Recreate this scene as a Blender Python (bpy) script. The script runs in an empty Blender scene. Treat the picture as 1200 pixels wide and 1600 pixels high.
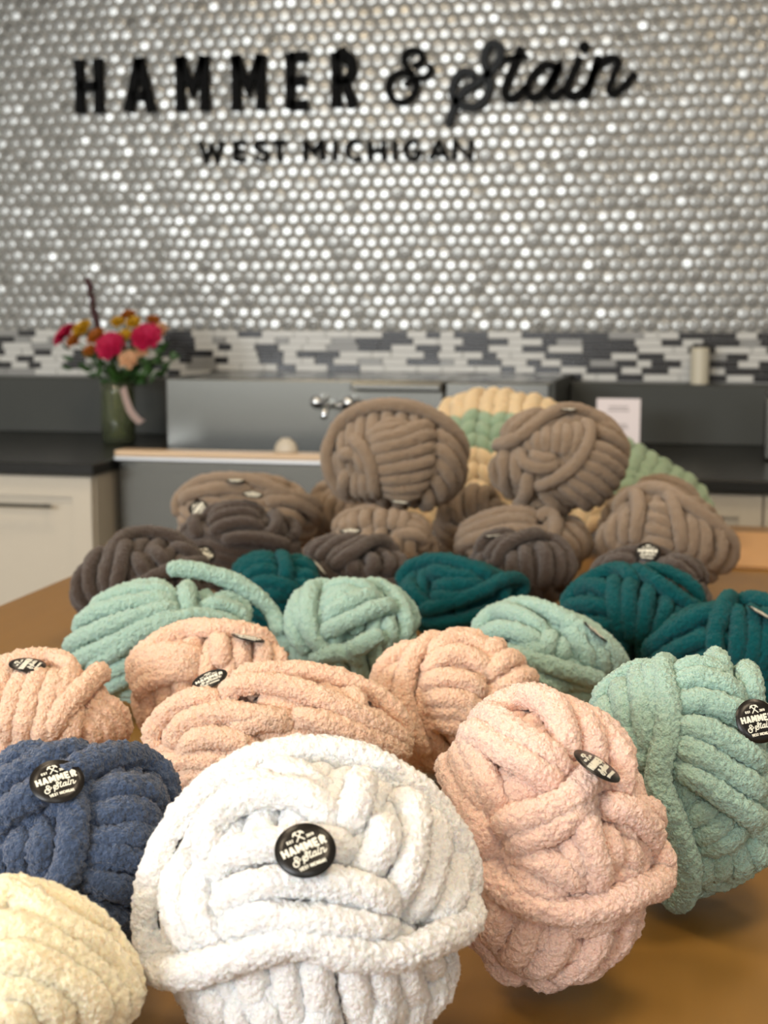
import bpy, bmesh, math, random
import numpy as np
from mathutils import Matrix, Vector

# ------------------------------------------------------------------ camera
FPX = 2311.0
PITCH, YAW = math.radians(7.9), math.radians(12.6)
CAM = np.array([0.0, 0.0, 1.39])
fwd = np.array([-math.sin(YAW) * math.cos(PITCH), math.cos(YAW) * math.cos(PITCH), -math.sin(PITCH)])
rgt = np.array([math.cos(YAW), math.sin(YAW), 0.0])
upv = np.cross(rgt, fwd)
scene = bpy.context.scene
COL = scene.collection
cam_data = bpy.data.cameras.new('camera')
cam = bpy.data.objects.new('camera', cam_data)
COL.objects.link(cam)
cam.location = CAM
cam.rotation_euler = (math.pi / 2 - PITCH, 0, YAW)
cam_data.sensor_fit = 'VERTICAL'
cam_data.sensor_height = 36.0
cam_data.sensor_width = 27.0
cam_data.lens = FPX * 36.0 / 1600.0
cam_data.clip_start = 0.05
cam_data.dof.use_dof = True
cam_data.dof.focus_distance = 1.08
cam_data.dof.aperture_fstop = cam_data.lens / 5.4
scene.camera = cam

# ------------------------------------------------------------------ world, lights, exposure
world = bpy.data.worlds.new('sky')
scene.world = world
world.use_nodes = True
bg = world.node_tree.nodes['Background']
bg.inputs[0].default_value = (0.80, 0.90, 1.0, 1)
bg.inputs[1].default_value = 1.6
vs = scene.view_settings
scene.display_settings.display_device = 'sRGB'
vs.view_transform = 'Standard'
vs.look = 'None'
vs.gamma = 1.0
vs.use_curve_mapping = False
vs.exposure = 0.36
scene.cycles.max_bounces = 6
scene.cycles.diffuse_bounces = 4
scene.cycles.use_denoising = True


def area(name, loc, target, sx, sy, power, color):
    d = bpy.data.lights.new(name, 'AREA')
    d.shape = 'RECTANGLE'
    d.size, d.size_y, d.energy, d.color = sx, sy, power, color
    o = bpy.data.objects.new(name, d)
    COL.objects.link(o)
    o.location = loc
    v = Vector(target) - Vector(loc)
    o.rotation_euler = v.to_track_quat('-Z', 'Y').to_euler()
    return o


TABLE = 0.92
WALL_Y = 5.2
ROOM = dict(x0=-6.6, x1=3.2, y0=-4.2, y1=WALL_Y, h=3.3)
# daylight through the shop windows behind the camera; the right-hand one is added fill
WINDOWS = [(-4.5, 1.9), (-2.3, 1.9), (1.6, 1.5)]
WZ0, WZ1 = 1.95, 3.1
for wx, ww in WINDOWS:
    area('window_daylight_and_fill', (wx, ROOM['y0'] + 0.06, (WZ0 + WZ1) / 2), (wx, 3, (WZ0 + WZ1) / 2 - .6), ww - 0.1, WZ1 - WZ0 - .1, 128 if wx < 0 else 28, (0.94, 0.97, 1.0))
# warm ceiling panels
for lx, ly, p in [(-1.6, 0.7, 24), (0.6, 0.7, 24), (-1.9, 2.9, 17), (0.7, 2.9, 17), (-1.9, -2.0, 16), (0.3, -2.0, 16)]:
    area('ceiling_lamp', (lx, ly, ROOM['h'] - 0.05), (lx, ly, 0), 0.6, 0.6, p, (1.0, 0.80, 0.56))


# ------------------------------------------------------------------ pixel helpers (photograph px -> world)
def ray(px, py):
    return fwd + rgt * (px - 600) / FPX + upv * (800 - py) / FPX


def at_y(px, py, Y):
    d = ray(px, py)
    return CAM + d * Y / d[1]


def at_z(px, py, Z):
    d = ray(px, py)
    return CAM + d * (Z - CAM[2]) / d[2]


# ------------------------------------------------------------------ materials
def lin(c):
    c = c / 255.0
    return c / 12.92 if c <= 0.04045 else ((c + 0.055) / 1.055) ** 2.4


def rgb(r, g, b):
    return (lin(r), lin(g), lin(b), 1.0)


def mat(name, color, rough=0.5, metal=0.0, vary=0.0, vscale=20.0, bump=0.0, bscale=300.0, sheen=0.0,
        coat=0.0, spec=0.5, stretch=None, trans=0.0, emit=None, sss=0.0):
    m = bpy.data.materials.new(name)
    m.use_nodes = True
    nt = m.node_tree
    b = nt.nodes['Principled BSDF']
    b.inputs['Base Color'].default_value = color
    b.inputs['Roughness'].default_value = rough
    b.inputs['Metallic'].default_value = metal
    b.inputs['Specular IOR Level'].default_value = spec
    b.inputs['Sheen Weight'].default_value = sheen
    b.inputs['Sheen Roughness'].default_value = 0.5
    b.inputs['Coat Weight'].default_value = coat
    b.inputs['Transmission Weight'].default_value = trans
    if sss:
        b.inputs['Subsurface Weight'].default_value = sss
        b.inputs['Subsurface Radius'].default_value = (1.0, 0.7, 0.5)
        b.inputs['Subsurface Scale'].default_value = 0.0035
    tc = nt.nodes.new('ShaderNodeTexCoord')
    src = tc.outputs['Object']
    if stretch:
        mp = nt.nodes.new('ShaderNodeMapping')
        mp.inputs['Scale'].default_value = stretch
        nt.links.new(src, mp.inputs['Vector'])
        src = mp.outputs['Vector']
    if vary:
        n = nt.nodes.new('ShaderNodeTexNoise')
        n.inputs['Scale'].default_value = vscale
        n.inputs['Detail'].default_value = 4
        nt.links.new(src, n.inputs['Vector'])
        mx = nt.nodes.new('ShaderNodeMix')
        mx.data_type = 'RGBA'
        c = color
        mx.inputs[6].default_value = (c[0] * (1 - vary), c[1] * (1 - vary), c[2] * (1 - vary), 1)
        mx.inputs[7].default_value = (min(1, c[0] * (1 + vary)), min(1, c[1] * (1 + vary)), min(1, c[2] * (1 + vary)), 1)
        nt.links.new(n.outputs['Fac'], mx.inputs[0])
        nt.links.new(mx.outputs[2], b.inputs['Base Color'])
    if bump:
        n2 = nt.nodes.new('ShaderNodeTexNoise')
        n2.inputs['Scale'].default_value = bscale
        n2.inputs['Detail'].default_value = 3
        nt.links.new(src, n2.inputs['Vector'])
        bp = nt.nodes.new('ShaderNodeBump')
        bp.inputs['Strength'].default_value = bump
        bp.inputs['Distance'].default_value = 0.002
        nt.links.new(n2.outputs['Fac'], bp.inputs['Height'])
        nt.links.new(bp.outputs['Normal'], b.inputs['Normal'])
    return m


def yarn(name, color, sheen=0.25, relief=0.8, sss=0.45, depth=0.0035):
    """chenille: fibre mottling in the colour, pebbly pile as fine relief"""
    m = mat(name, color, rough=1.0, spec=0.1, vary=0.06, vscale=90, sheen=sheen, sss=sss)
    nt = m.node_tree
    b = nt.nodes['Principled BSDF']
    b.inputs['Subsurface Scale'].default_value = depth
    tc = next(n for n in nt.nodes if n.bl_idname == 'ShaderNodeTexCoord')
    vo = nt.nodes.new('ShaderNodeTexVoronoi')
    vo.feature = 'SMOOTH_F1'
    vo.inputs['Scale'].default_value = 330
    vo.inputs['Smoothness'].default_value = 0.35
    no = nt.nodes.new('ShaderNodeTexNoise')
    no.inputs['Scale'].default_value = 800
    no.inputs['Detail'].default_value = 2
    ma = nt.nodes.new('ShaderNodeMath')
    ma.operation = 'MULTIPLY_ADD'
    ma.inputs[1].default_value = -1.0
    bp = nt.nodes.new('ShaderNodeBump')
    bp.inputs['Strength'].default_value = relief
    bp.inputs['Distance'].default_value = 0.004
    nt.links.new(tc.outputs['Object'], vo.inputs['Vector'])
    nt.links.new(tc.outputs['Object'], no.inputs['Vector'])
    nt.links.new(vo.outputs['Distance'], ma.inputs[0])
    nt.links.new(no.outputs['Fac'], ma.inputs[2])
    nt.links.new(ma.outputs[0], bp.inputs['Height'])
    nt.links.new(bp.outputs['Normal'], b.inputs['Normal'])
    return m


M = {
    'white': yarn('white_chenille', rgb(243, 242, 240), relief=0.6, sss=0.5, depth=0.005),
    'cream': yarn('cream_chenille', rgb(243, 231, 200), relief=0.5, sss=0.7, depth=0.006),
    'blush': yarn('blush_chenille', rgb(252, 211, 193), relief=0.7, sss=0.5, depth=0.004),
    'peach_yarn': yarn('peach_chenille', rgb(253, 209, 181), relief=0.8, sss=0.45, depth=0.0035),
    'navy': yarn('navy_chenille', rgb(72, 88, 116)),
    'mint': yarn('mint_chenille', rgb(168, 200, 185)),
    'teal': yarn('teal_chenille', rgb(0, 80, 84), sheen=0.08),
    'brown': yarn('brown_chenille', rgb(70, 57, 48)),
    'tan': yarn('tan_chenille', rgb(141, 121, 100)),
    'knit_cream': yarn('knit_cream', rgb(222, 196, 154)),
    'knit_mint': yarn('knit_mint', rgb(144, 168, 138)),
    'sticker': mat('sticker_black', rgb(24, 21, 19), rough=0.34, spec=0.35),
    'ink': mat('sticker_print', rgb(232, 230, 215), rough=0.5),
    'sign': mat('sign_black', rgb(9, 10, 11), rough=0.8, spec=0.15),
    'sign_s_lit': mat('sign_black_lit', rgb(42, 45, 48), rough=0.7, spec=0.2),  # sign black made lighter: light reflected by the S, as colour
    'table': mat('table_wood', rgb(134, 98, 44), rough=0.36, vary=0.10, vscale=6, stretch=(9, 1.2, 9), spec=0.4),
    'board': mat('pale_board', rgb(200, 155, 105), rough=0.5, vary=0.06, vscale=6, stretch=(9, 1, 9)),
    'black_top': mat('black_counter', rgb(32, 32, 30), rough=0.3, spec=0.3, vary=0.15, vscale=60),
    'upstand': mat('dark_upstand', rgb(70, 72, 69), rough=0.6, vary=0.08, vscale=8, spec=0.2),
    'steel': mat('brushed_steel', rgb(122, 122, 117), rough=0.24, metal=1.0, vary=0.06, vscale=5, stretch=(1, 1, 14)),
    'steel_light': mat('rim_steel', rgb(200, 202, 204), rough=0.4, metal=1.0),
    'warm_reflection': mat('rim_warm_reflection', rgb(205, 178, 146), rough=0.4),  # warm reflection on the steel rim, put into the colour
    'steel_dark': mat('basin_steel', rgb(88, 92, 96), rough=0.35, metal=1.0),
    'chrome': mat('chrome', rgb(225, 228, 230), rough=0.08, metal=1.0),
    'cabinet': mat('cabinet_white', rgb(188, 179, 162), rough=0.45),
    'penny': mat('penny_steel', rgb(140, 140, 136), rough=0.26, metal=0.55),
    'grout': mat('grout_grey', rgb(160, 159, 153), rough=0.8, vary=0.12, vscale=40),
    'm_white': mat('mosaic_white', rgb(196, 196, 191), rough=0.3),
    'm_grey': mat('mosaic_grey', rgb(140, 140, 137), rough=0.3),
    'm_dark': mat('mosaic_dark', rgb(34, 32, 31), rough=0.25),
    'wall': mat('wall_paint', rgb(205, 203, 198), rough=0.8, vary=0.03, vscale=2),
    'ceiling': mat('ceiling_paint', rgb(200, 198, 192), rough=0.9),
    'floor': mat('floor_concrete', rgb(128, 120, 110), rough=0.5, vary=0.15, vscale=3),
    'frame': mat('window_frame_dark', rgb(60, 58, 56), rough=0.5),
    'paper': mat('card_paper', rgb(226, 216, 216), rough=0.6),
    'card_ink': mat('card_grey_ink', rgb(176, 166, 166), rough=0.6),
    'glass': mat('vase_glass', rgb(190, 200, 165), rough=0.05, trans=0.92, spec=0.5),
    'water': mat('vase_stems', rgb(134, 134, 80), rough=0.6, vary=0.3, vscale=30),
    'ribbon': mat('ribbon_pink', rgb(214, 190, 180), rough=0.5),
    'leaf': mat('leaf_green', rgb(38, 72, 22), rough=0.5, vary=0.3, vscale=15),
    'stem': mat('stem_green', rgb(60, 84, 34), rough=0.6),
    'pink': mat('petal_pink', rgb(214, 34, 92), rough=0.6, vary=0.15, vscale=30),
    'yellow': mat('petal_yellow', rgb(206, 160, 20), rough=0.6, vary=0.15, vscale=30),
    'orange': mat('petal_orange', rgb(176, 98, 14), rough=0.6, vary=0.15, vscale=30),
    'peach': mat('petal_peach', rgb(232, 190, 150), rough=0.6, vary=0.08, vscale=30),
    'plum': mat('spike_plum', rgb(66, 36, 40), rough=0.7, vary=0.25, vscale=40),
    'jar': mat('jar_cream', rgb(198, 192, 172), rough=0.35),
}


# ------------------------------------------------------------------ object helpers
def link(name, me, material, parent=None, loc=None):
    o = bpy.data.objects.new(name, me)
    COL.objects.link(o)
    if material is not None and not me.materials:
        me.materials.append(material)
    if parent is not None:
        o.parent = parent
    if loc is not None:
        o.location = loc
    return o


def obj(name, bm, material, parent=None, loc=None, smooth=False, kind=None):
    bmesh.ops.recalc_face_normals(bm, faces=bm.faces)
    me = bpy.data.meshes.new(name)
    bm.to_mesh(me)
    bm.free()
    if smooth:
        me.polygons.foreach_set('use_smooth', [True] * len(me.polygons))
    o = link(name, me, material, parent, loc)
    if kind:
        o['kind'] = kind
    return o


def tag(o, label, cat, group=None):
    o['label'] = label
    o['category'] = cat
    if group:
        o['group'] = group
    return o


def thing(name, label, cat, loc, group=None):
    o = bpy.data.objects.new(name, None)
    COL.objects.link(o)
    o.empty_display_size = 0.05
    o.location = loc
    return tag(o, label, cat, group)


def box(bm, x0, x1, y0, y1, z0, z1, bev=0.0):
    r = bmesh.ops.create_cube(bm, size=1.0)
    vs_ = r['verts']
    for v in vs_:
        v.co = ((x0 + x1) / 2 + v.co.x * (x1 - x0), (y0 + y1) / 2 + v.co.y * (y1 - y0), (z0 + z1) / 2 + v.co.z * (z1 - z0))
    if bev > 0:
        es = list({e for v in vs_ for e in v.link_edges})
        bmesh.ops.bevel(bm, geom=es, offset=bev, segments=2, affect='EDGES', profile=0.5)
    return bm


def bx(*a, **k):
    return box(bmesh.new(), *a, **k)


def lathe(bm, prof, c=(0, 0, 0), n=24, cap=True):
    rings = []
    for r, z in prof:
        rings.append([bm.verts.new((c[0] + r * math.cos(2 * math.pi * i / n), c[1] + r * math.sin(2 * math.pi * i / n), c[2] + z)) for i in range(n)])
    for a, b in zip(rings, rings[1:]):
        for i in range(n):
            bm.faces.new((a[i], a[(i + 1) % n], b[(i + 1) % n], b[i]))
    if cap:
        bm.faces.new(rings[0][::-1])
        bm.faces.new(rings[-1])
    return bm


def tube(bm, pts, radii, n=10):
    pts = [Vector(p) for p in pts]
    if not hasattr(radii, '__len__'):
        radii = [radii] * len(pts)
    rings = []
    ref = None
    for i, p in enumerate(pts):
        t = (pts[min(i + 1, len(pts) - 1)] - pts[max(i - 1, 0)]).normalized()
        if ref is None:
            ref = t.orthogonal().normalized()
        ref = (ref - t * ref.dot(t)).normalized()
        b = t.cross(ref)
        rings.append([bm.verts.new(p + (ref * math.cos(2 * math.pi * k / n) + b * math.sin(2 * math.pi * k / n)) * radii[i]) for k in range(n)])
    for a, b in zip(rings, rings[1:]):
        for k in range(n):
            bm.faces.new((a[k], a[(k + 1) % n], b[(k + 1) % n], b[k]))
    bm.faces.new(rings[0][::-1])
    bm.faces.new(rings[-1])
    return bm


# ------------------------------------------------------------------ room shell
R = ROOM


def struct(name, bm, m):
    o = obj(name, bm, m)
    o['kind'] = 'structure'
    return o


struct('floor', bx(R['x0'] - .1, R['x1'] + .1, R['y0'] - .1, R['y1'] + .1, -0.1, 0.0), M['floor'])
struct('ceiling', bx(R['x0'] - .1, R['x1'] + .1, R['y0'] - .1, R['y1'] + .1, R['h'], R['h'] + .1), M['ceiling'])
struct('wall_left', bx(R['x0'] - .1, R['x0'], R['y0'], R['y1'], 0, R['h']), M['wall'])
struct('wall_right', bx(R['x1'], R['x1'] + .1, R['y0'], R['y1'], 0, R['h']), M['wall'])
wall_back = struct('wall_back', bx(R['x0'], R['x1'], R['y1'], R['y1'] + .1, 0, R['h']), M['grout'])
bm = bmesh.new()
edges = sorted([(wx - ww / 2, wx + ww / 2) for wx, ww in WINDOWS])
xs = [R['x0']] + [e for p in edges for e in p] + [R['x1']]
for i in range(0, len(xs), 2):
    box(bm, xs[i], xs[i + 1], R['y0'] - .1, R['y0'], 0, R['h'])
for a, b in edges:
    box(bm, a, b, R['y0'] - .1, R['y0'], 0, WZ0)
    box(bm, a, b, R['y0'] - .1, R['y0'], WZ1, R['h'])
struct('wall_front', bm, M['wall'])
for i, (a, b) in enumerate(edges):
    w = bmesh.new()
    for x0, x1, z0, z1 in [(a, a + .05, WZ0, WZ1), (b - .05, b, WZ0, WZ1), (a + .05, b - .05, WZ0, WZ0 + .05), (a + .05, b - .05, WZ1 - .05, WZ1), ((a + b) / 2 - .025, (a + b) / 2 + .025, WZ0 + .05, WZ1 - .05)]:
        box(w, x0, x1, R['y0'] - .08, R['y0'] - .02, z0, z1)
    struct('window_%d' % (i + 1), w, M['frame'])

# penny tiles: domed steel discs in a hexagonal lay
PITCH_T = 0.048
MOS_Z0, MOS_Z1 = 1.135, 1.304
rt = random.Random(4)


def penny_rings(n=12):
    rr = 0.0218
    return [(rr, 0.0), (rr, 0.0031), (rr * 0.95, 0.0036), (rr * 0.55, 0.00385)], n


def penny_mesh():
    bm = bmesh.new()
    prof, n = penny_rings()
    rings = [[bm.verts.new((r * math.cos(2 * math.pi * i / n), -z, r * math.sin(2 * math.pi * i / n))) for i in range(n)] for r, z in prof]
    for a, b in zip(rings, rings[1:]):
        for i in range(n):
            bm.faces.new((a[i], a[(i + 1) % n], b[(i + 1) % n], b[i]))
    top = bm.verts.new((0, -0.0040, 0))
    for i in range(n):
        bm.faces.new((rings[-1][i], rings[-1][(i + 1) % n], top))
    bmesh.ops.recalc_face_normals(bm, faces=bm.faces)
    me = bpy.data.meshes.new('penny_tile')
    bm.to_mesh(me)
    bm.free()
    me.polygons.foreach_set('use_smooth', [True] * len(me.polygons))
    me.materials.append(M['penny'])
    return me


tiles = []
row = 0
z = MOS_Z1 + 0.0225
while z < 2.80:
    x = -4.4 + (PITCH_T / 2 if row % 2 else 0)
    while x < 1.5:
        tiles.append((x, z))
        x += PITCH_T
    z += PITCH_T * 0.866
    row += 1
tiles.sort(key=lambda t: (t[0] - 0.0) ** 2 + 5.2 ** 2 + (t[1] - 1.39) ** 2)


def in_view(x, z):
    d = np.array([x, WALL_Y, z]) - CAM
    dz = d @ fwd
    px, py = 600 + FPX * (d @ rgt) / dz, 800 - FPX * (d @ upv) / dz
    return 5 < px < 1195 and 5 < py < 1595


pm = penny_mesh()
pv = np.array([v.co[:] for v in pm.vertices])
pf = [list(p.vertices) for p in pm.polygons]
single = 0
big_v, big_f = [], []
for x, z in tiles:
    ax, az = rt.gauss(0, 0.042), rt.gauss(0, 0.042)
    mtx = Matrix.Rotation(ax, 3, 'X') @ Matrix.Rotation(az, 3, 'Z')
    if single < 300 and in_view(x, z):
        single += 1
        o = link('penny_tile', pm, None, wall_back, (x, WALL_Y - 0.0005, z))
        o.rotation_euler = mtx.to_euler()
    else:
        base = len(big_v) * len(pv)
        big_v.append(pv @ np.array(mtx).T + np.array([x, WALL_Y - 0.0005, z]))
        big_f += [[i + base for i in f] for f in pf]
me = bpy.data.meshes.new('penny_tile_field')
me.from_pydata(np.concatenate(big_v).tolist(), [], big_f)
me.polygons.foreach_set('use_smooth', [True] * len(me.polygons))
o = link('penny_tile_field', me, M['penny'], wall_back)
o['kind'] = 'stuff'

# linear mosaic strip
rows_m = 7
rh = (MOS_Z1 - MOS_Z0) / rows_m
rm = random.Random(9)
mos_lib = {}
mos_far = {}
n_m = 0
for k in range(rows_m):
    x = -4.40 + rm.uniform(-0.1, 0)
    prev = None
    while x < 1.5:
        w = rm.choice([0.05, 0.07, 0.09, 0.09, 0.12])
        c = rm.choices(['m_white', 'm_grey', 'm_dark'], [0.50, 0.10, 0.40])[0]
        if c == prev and rm.random() < 0.75:
            c = rm.choice(['m_white', 'm_dark'])
        prev = c
        if (w, c) not in mos_lib:
            b = bx(-w / 2 + .0015, w / 2 - .0015, -0.008, 0.0, -rh / 2 + .0012, rh / 2 - .0012)
            me = bpy.data.meshes.new('mosaic_tile')
            b.to_mesh(me)
            b.free()
            me.materials.append(M[c])
            mos_lib[(w, c)] = me
        at = (x + w / 2, WALL_Y - 0.0005 - rm.uniform(0, .001), MOS_Z0 + rh * (k + .5))
        if -2.80 < x < 0.38:
            link('mosaic_tile', mos_lib[(w, c)], None, wall_back, at)
            n_m += 1
        else:                                   # out of the frame on both sides: joined
            q = box(mos_far.setdefault(c, bmesh.new()), at[0] - w / 2 + .0015, at[0] + w / 2 - .0015, at[1] - .008, at[1], at[2] - rh / 2 + .0012, at[2] + rh / 2 - .0012)
        x += w
for c, q in mos_far.items():
    obj('mosaic_tile_field', q, M[c], wall_back, kind='stuff')
print('mosaic', n_m, 'penny', len(tiles))


# ------------------------------------------------------------------ stroke lettering
def cr(pts, n=8):
    pts = [np.array(p, float) for p in pts]
    if len(pts) < 3:
        return [pts[0] + (pts[1] - pts[0]) * i / n for i in range(n + 1)]
    ext = [2 * pts[0] - pts[1]] + pts + [2 * pts[-1] - pts[-2]]
    out = []
    for i in range(1, len(ext) - 2):
        p0, p1, p2, p3 = ext[i - 1:i + 3]
        for k in range(n):
            t = k / n
            out.append(0.5 * (2 * p1 + (p2 - p0) * t + (2 * p0 - 5 * p1 + 4 * p2 - p3) * t * t + (3 * p1 - p0 - 3 * p2 + p3) * t ** 3))
    out.append(pts[-1])
    return out


def ribbon(bm, pts, width, z0, z1, round_cap=False):
    """thick flat stroke in the xy plane, z0 back, z1 front; width scalar or per point"""
    P = [np.array(p[:2], float) for p in pts]
    if not hasattr(width, '__len__'):
        width = [width] * len(P)
    L, Rr = [], []
    for i, p in enumerate(P):
        a = P[i] - P[i - 1] if i > 0 else None
        b = P[i + 1] - P[i] if i < len(P) - 1 else None
        a = a / (np.linalg.norm(a) + 1e-12) if a is not None else None
        b = b / (np.linalg.norm(b) + 1e-12) if b is not None else None
        if a is None:
            n, s = np.array([-b[1], b[0]]), 1.0
        elif b is None:
            n, s = np.array([-a[1], a[0]]), 1.0
        else:
            n = np.array([-(a + b)[1], (a + b)[0]])
            n = n / (np.linalg.norm(n) + 1e-12)
            s = min(2.0, 1.0 / max(0.3, n @ np.array([-b[1], b[0]])))
        L.append(p + n * width[i] / 2 * s)
        Rr.append(p - n * width[i] / 2 * s)
    poly = L + Rr[::-1]
    if round_cap:
        def cap(c, frm, m=5):
            v = frm - c
            return [c + np.array([v[0] * math.cos(t) + v[1] * math.sin(t), -v[0] * math.sin(t) + v[1] * math.cos(t)]) for t in np.linspace(0, math.pi, m + 2)[1:-1]]
        for c, frm in ((P[-1], L[-1]), (P[0], Rr[0])):
            pl = [frm] + cap(c, frm) + [2 * c - frm]
            f_ = [bm.verts.new((q[0], q[1], z1)) for q in pl]
            b_ = [bm.verts.new((q[0], q[1], z0)) for q in pl]
            bm.faces.new(f_)
            bm.faces.new(b_[::-1])
            for i in range(len(pl)):
                j = (i + 1) % len(pl)
                bm.faces.new((f_[i], b_[i], b_[j], f_[j]))
    n = len(P)
    fv = [[bm.verts.new((q[0], q[1], zz)) for q in (L[i], Rr[i]) for zz in (z1, z0)] for i in range(n)]
    for i in range(n - 1):
        a, b = fv[i], fv[i + 1]
        bm.faces.new((a[0], a[2], b[2], b[0]))
        bm.faces.new((a[1], b[1], b[3], a[3]))
        bm.faces.new((a[0], b[0], b[1], a[1]))
        bm.faces.new((a[2], a[3], b[3], b[2]))
    for a in (fv[0], fv[-1]):
        bm.faces.new((a[0], a[1], a[3], a[2]))


def arc(cx, cy, rx, ry, a0, a1, n=14):
    return [(cx + rx * math.cos(math.radians(a0 + (a1 - a0) * i / n)), cy + ry * math.sin(math.radians(a0 + (a1 - a0) * i / n))) for i in range(n + 1)]


GLYPH = {
    'H': [[(0.08, 0), (0.08, 1)], [(0.92, 0), (0.92, 1)], [(0.08, .5), (.92, .5)]],
    'A': [[(0.04, 0), (.5, 1)], [(.96, 0), (.5, 1)], [(.22, .3), (.78, .3)]],
    'M': [[(0.08, 0), (0.08, 1)], [(.92, 0), (.92, 1)], [(0.08, 1), (.5, .38), (.92, 1)]],
    'E': [[(0.1, 0), (0.1, 1)], [(0.1, .94), (.95, .94)], [(0.1, .5), (.85, .5)], [(0.1, .06), (.95, .06)]],
    'R': [[(0.1, 0), (0.1, 1)], [(0.1, .94), (.55, .94)] + arc(.55, .72, .33, .22, 90, -90, 10) + [(0.1, .5)], [(.5, .5), (.92, 0)]],
    'W': [[(0.03, 1), (.26, 0), (.5, .75), (.74, 0), (.97, 1)]],
    'S': [arc(.5, .74, .36, .22, 20, 270, 12) + arc(.5, .27, .38, .23, 90, -160, 12)],
    'T': [[(.5, 0), (.5, 1)], [(0.02, .94), (.98, .94)]],
    'I': [[(.5, 0), (.5, 1)]],
    'C': [arc(.55, .5, .45, .47, 50, 310, 18)],
    'G': [arc(.52, .5, .44, .47, 50, 350, 18) + [(.96, .42), (.6, .42)]],
    'N': [[(0.08, 0), (0.08, 1), (.92, 0), (.92, 1)]],
    '2': [arc(.5, .72, .38, .25, 170, -20, 10) + [(.08, .05), (.95, .05)]],
    '0': [arc(.5, .5, .4, .46, 0, 360, 18)],
    '1': [[(.25, .8), (.55, 1), (.55, 0)]],
    '9': [arc(.5, .68, .36, .29, 0, 360, 14), [(.86, .68), (.8, .3), (.4, .02)]],
}


def glyph(bm, ch, x, y, w, h, sw, z0, z1, flare=0.0):
    for s in GLYPH[ch]:
        pts = [(x + p[0] * w, y + p[1] * h) for p in s]
        if flare and len(pts) == 2:
            (a, b) = pts
            pts = [a, (a[0] * .8 + b[0] * .2, a[1] * .8 + b[1] * .2), (a[0] * .2 + b[0] * .8, a[1] * .2 + b[1] * .8), b]
            ribbon(bm, pts, [sw * (1 + flare), sw, sw, sw * (1 + flare)], z0, z1)
        else:
            ribbon(bm, pts, sw, z0, z1)


# script word strokes, in the pixels of a 1200x600 cut of the sign
SCRIPT = {
    'S': [([(185, 285), (160, 258), (110, 270), (75, 330), (72, 400), (115, 452), (195, 468), (255, 430), (285, 360), (275, 280), (255, 210), (262, 140), (300, 98), (342, 125), (345, 185), (310, 245), (235, 310), (150, 365), (95, 425), (70, 490), (48, 560)], 44)],
    't': [([(462, 140), (432, 220), (395, 310), (375, 380), (392, 422), (440, 418), (490, 370)], 44), ([(362, 192), (430, 182), (492, 178)], 26)],
    'a': [([(680, 250), (610, 235), (550, 280), (510, 350), (515, 408), (562, 418), (625, 360), (690, 245), (655, 330), (632, 395), (655, 422), (710, 390)], 42)],
    'i': [([(805, 215), (768, 300), (735, 380), (755, 418), (800, 415), (850, 380)], 44)],
    'n': [([(915, 210), (890, 300), (850, 418)], 44), ([(868, 350), (915, 255), (985, 210), (1035, 230), (1010, 310), (985, 390), (1015, 415), (1070, 375), (1125, 310)], 40)],
    '&': [([(432, 392), (505, 350), (505, 260), (420, 212), (325, 255), (312, 350), (360, 430), (400, 470)], 62), ([(330, 600), (380, 560), (480, 535), (575, 510), (610, 440), (590, 395)], 52), ([(390, 500), (280, 462), (165, 530), (130, 640), (180, 760), (290, 802), (400, 745), (450, 640), (440, 560)], 66)],
}


def script_strokes(bm, key, fx, fy, sc, z0, z1, wmul=1.0):
    for pts, w in SCRIPT[key]:
        ribbon(bm, [(fx(p[0]), fy(p[1])) for p in cr(pts, 7)], w * sc * wmul, z0, z1, round_cap=True)


# ------------------------------------------------------------------ wall sign
SG_Y = WALL_Y - 0.012       # back of the letters, standing just off the tile faces
SG_D = 0.022


def to_wall(o):
    """letter meshes are drawn in xy with z forward; stand them up against the wall"""
    o.rotation_euler = (math.pi / 2, 0, 0)
    return o


sgp = at_y(550, 130, SG_Y)
sign = thing('wall_sign', 'large black raised letters reading HAMMER & Stain on the steel penny-tiled wall', 'sign', (sgp[0], SG_Y, 2.09))
LS = 0.00229 * 1.0          # metres per photo pixel on the wall


def wx(px, py):
    return at_y(px, py, SG_Y)[0] - sgp[0]


def wz(px, py):
    return at_y(px, py, SG_Y)[2] - 2.09


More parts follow.
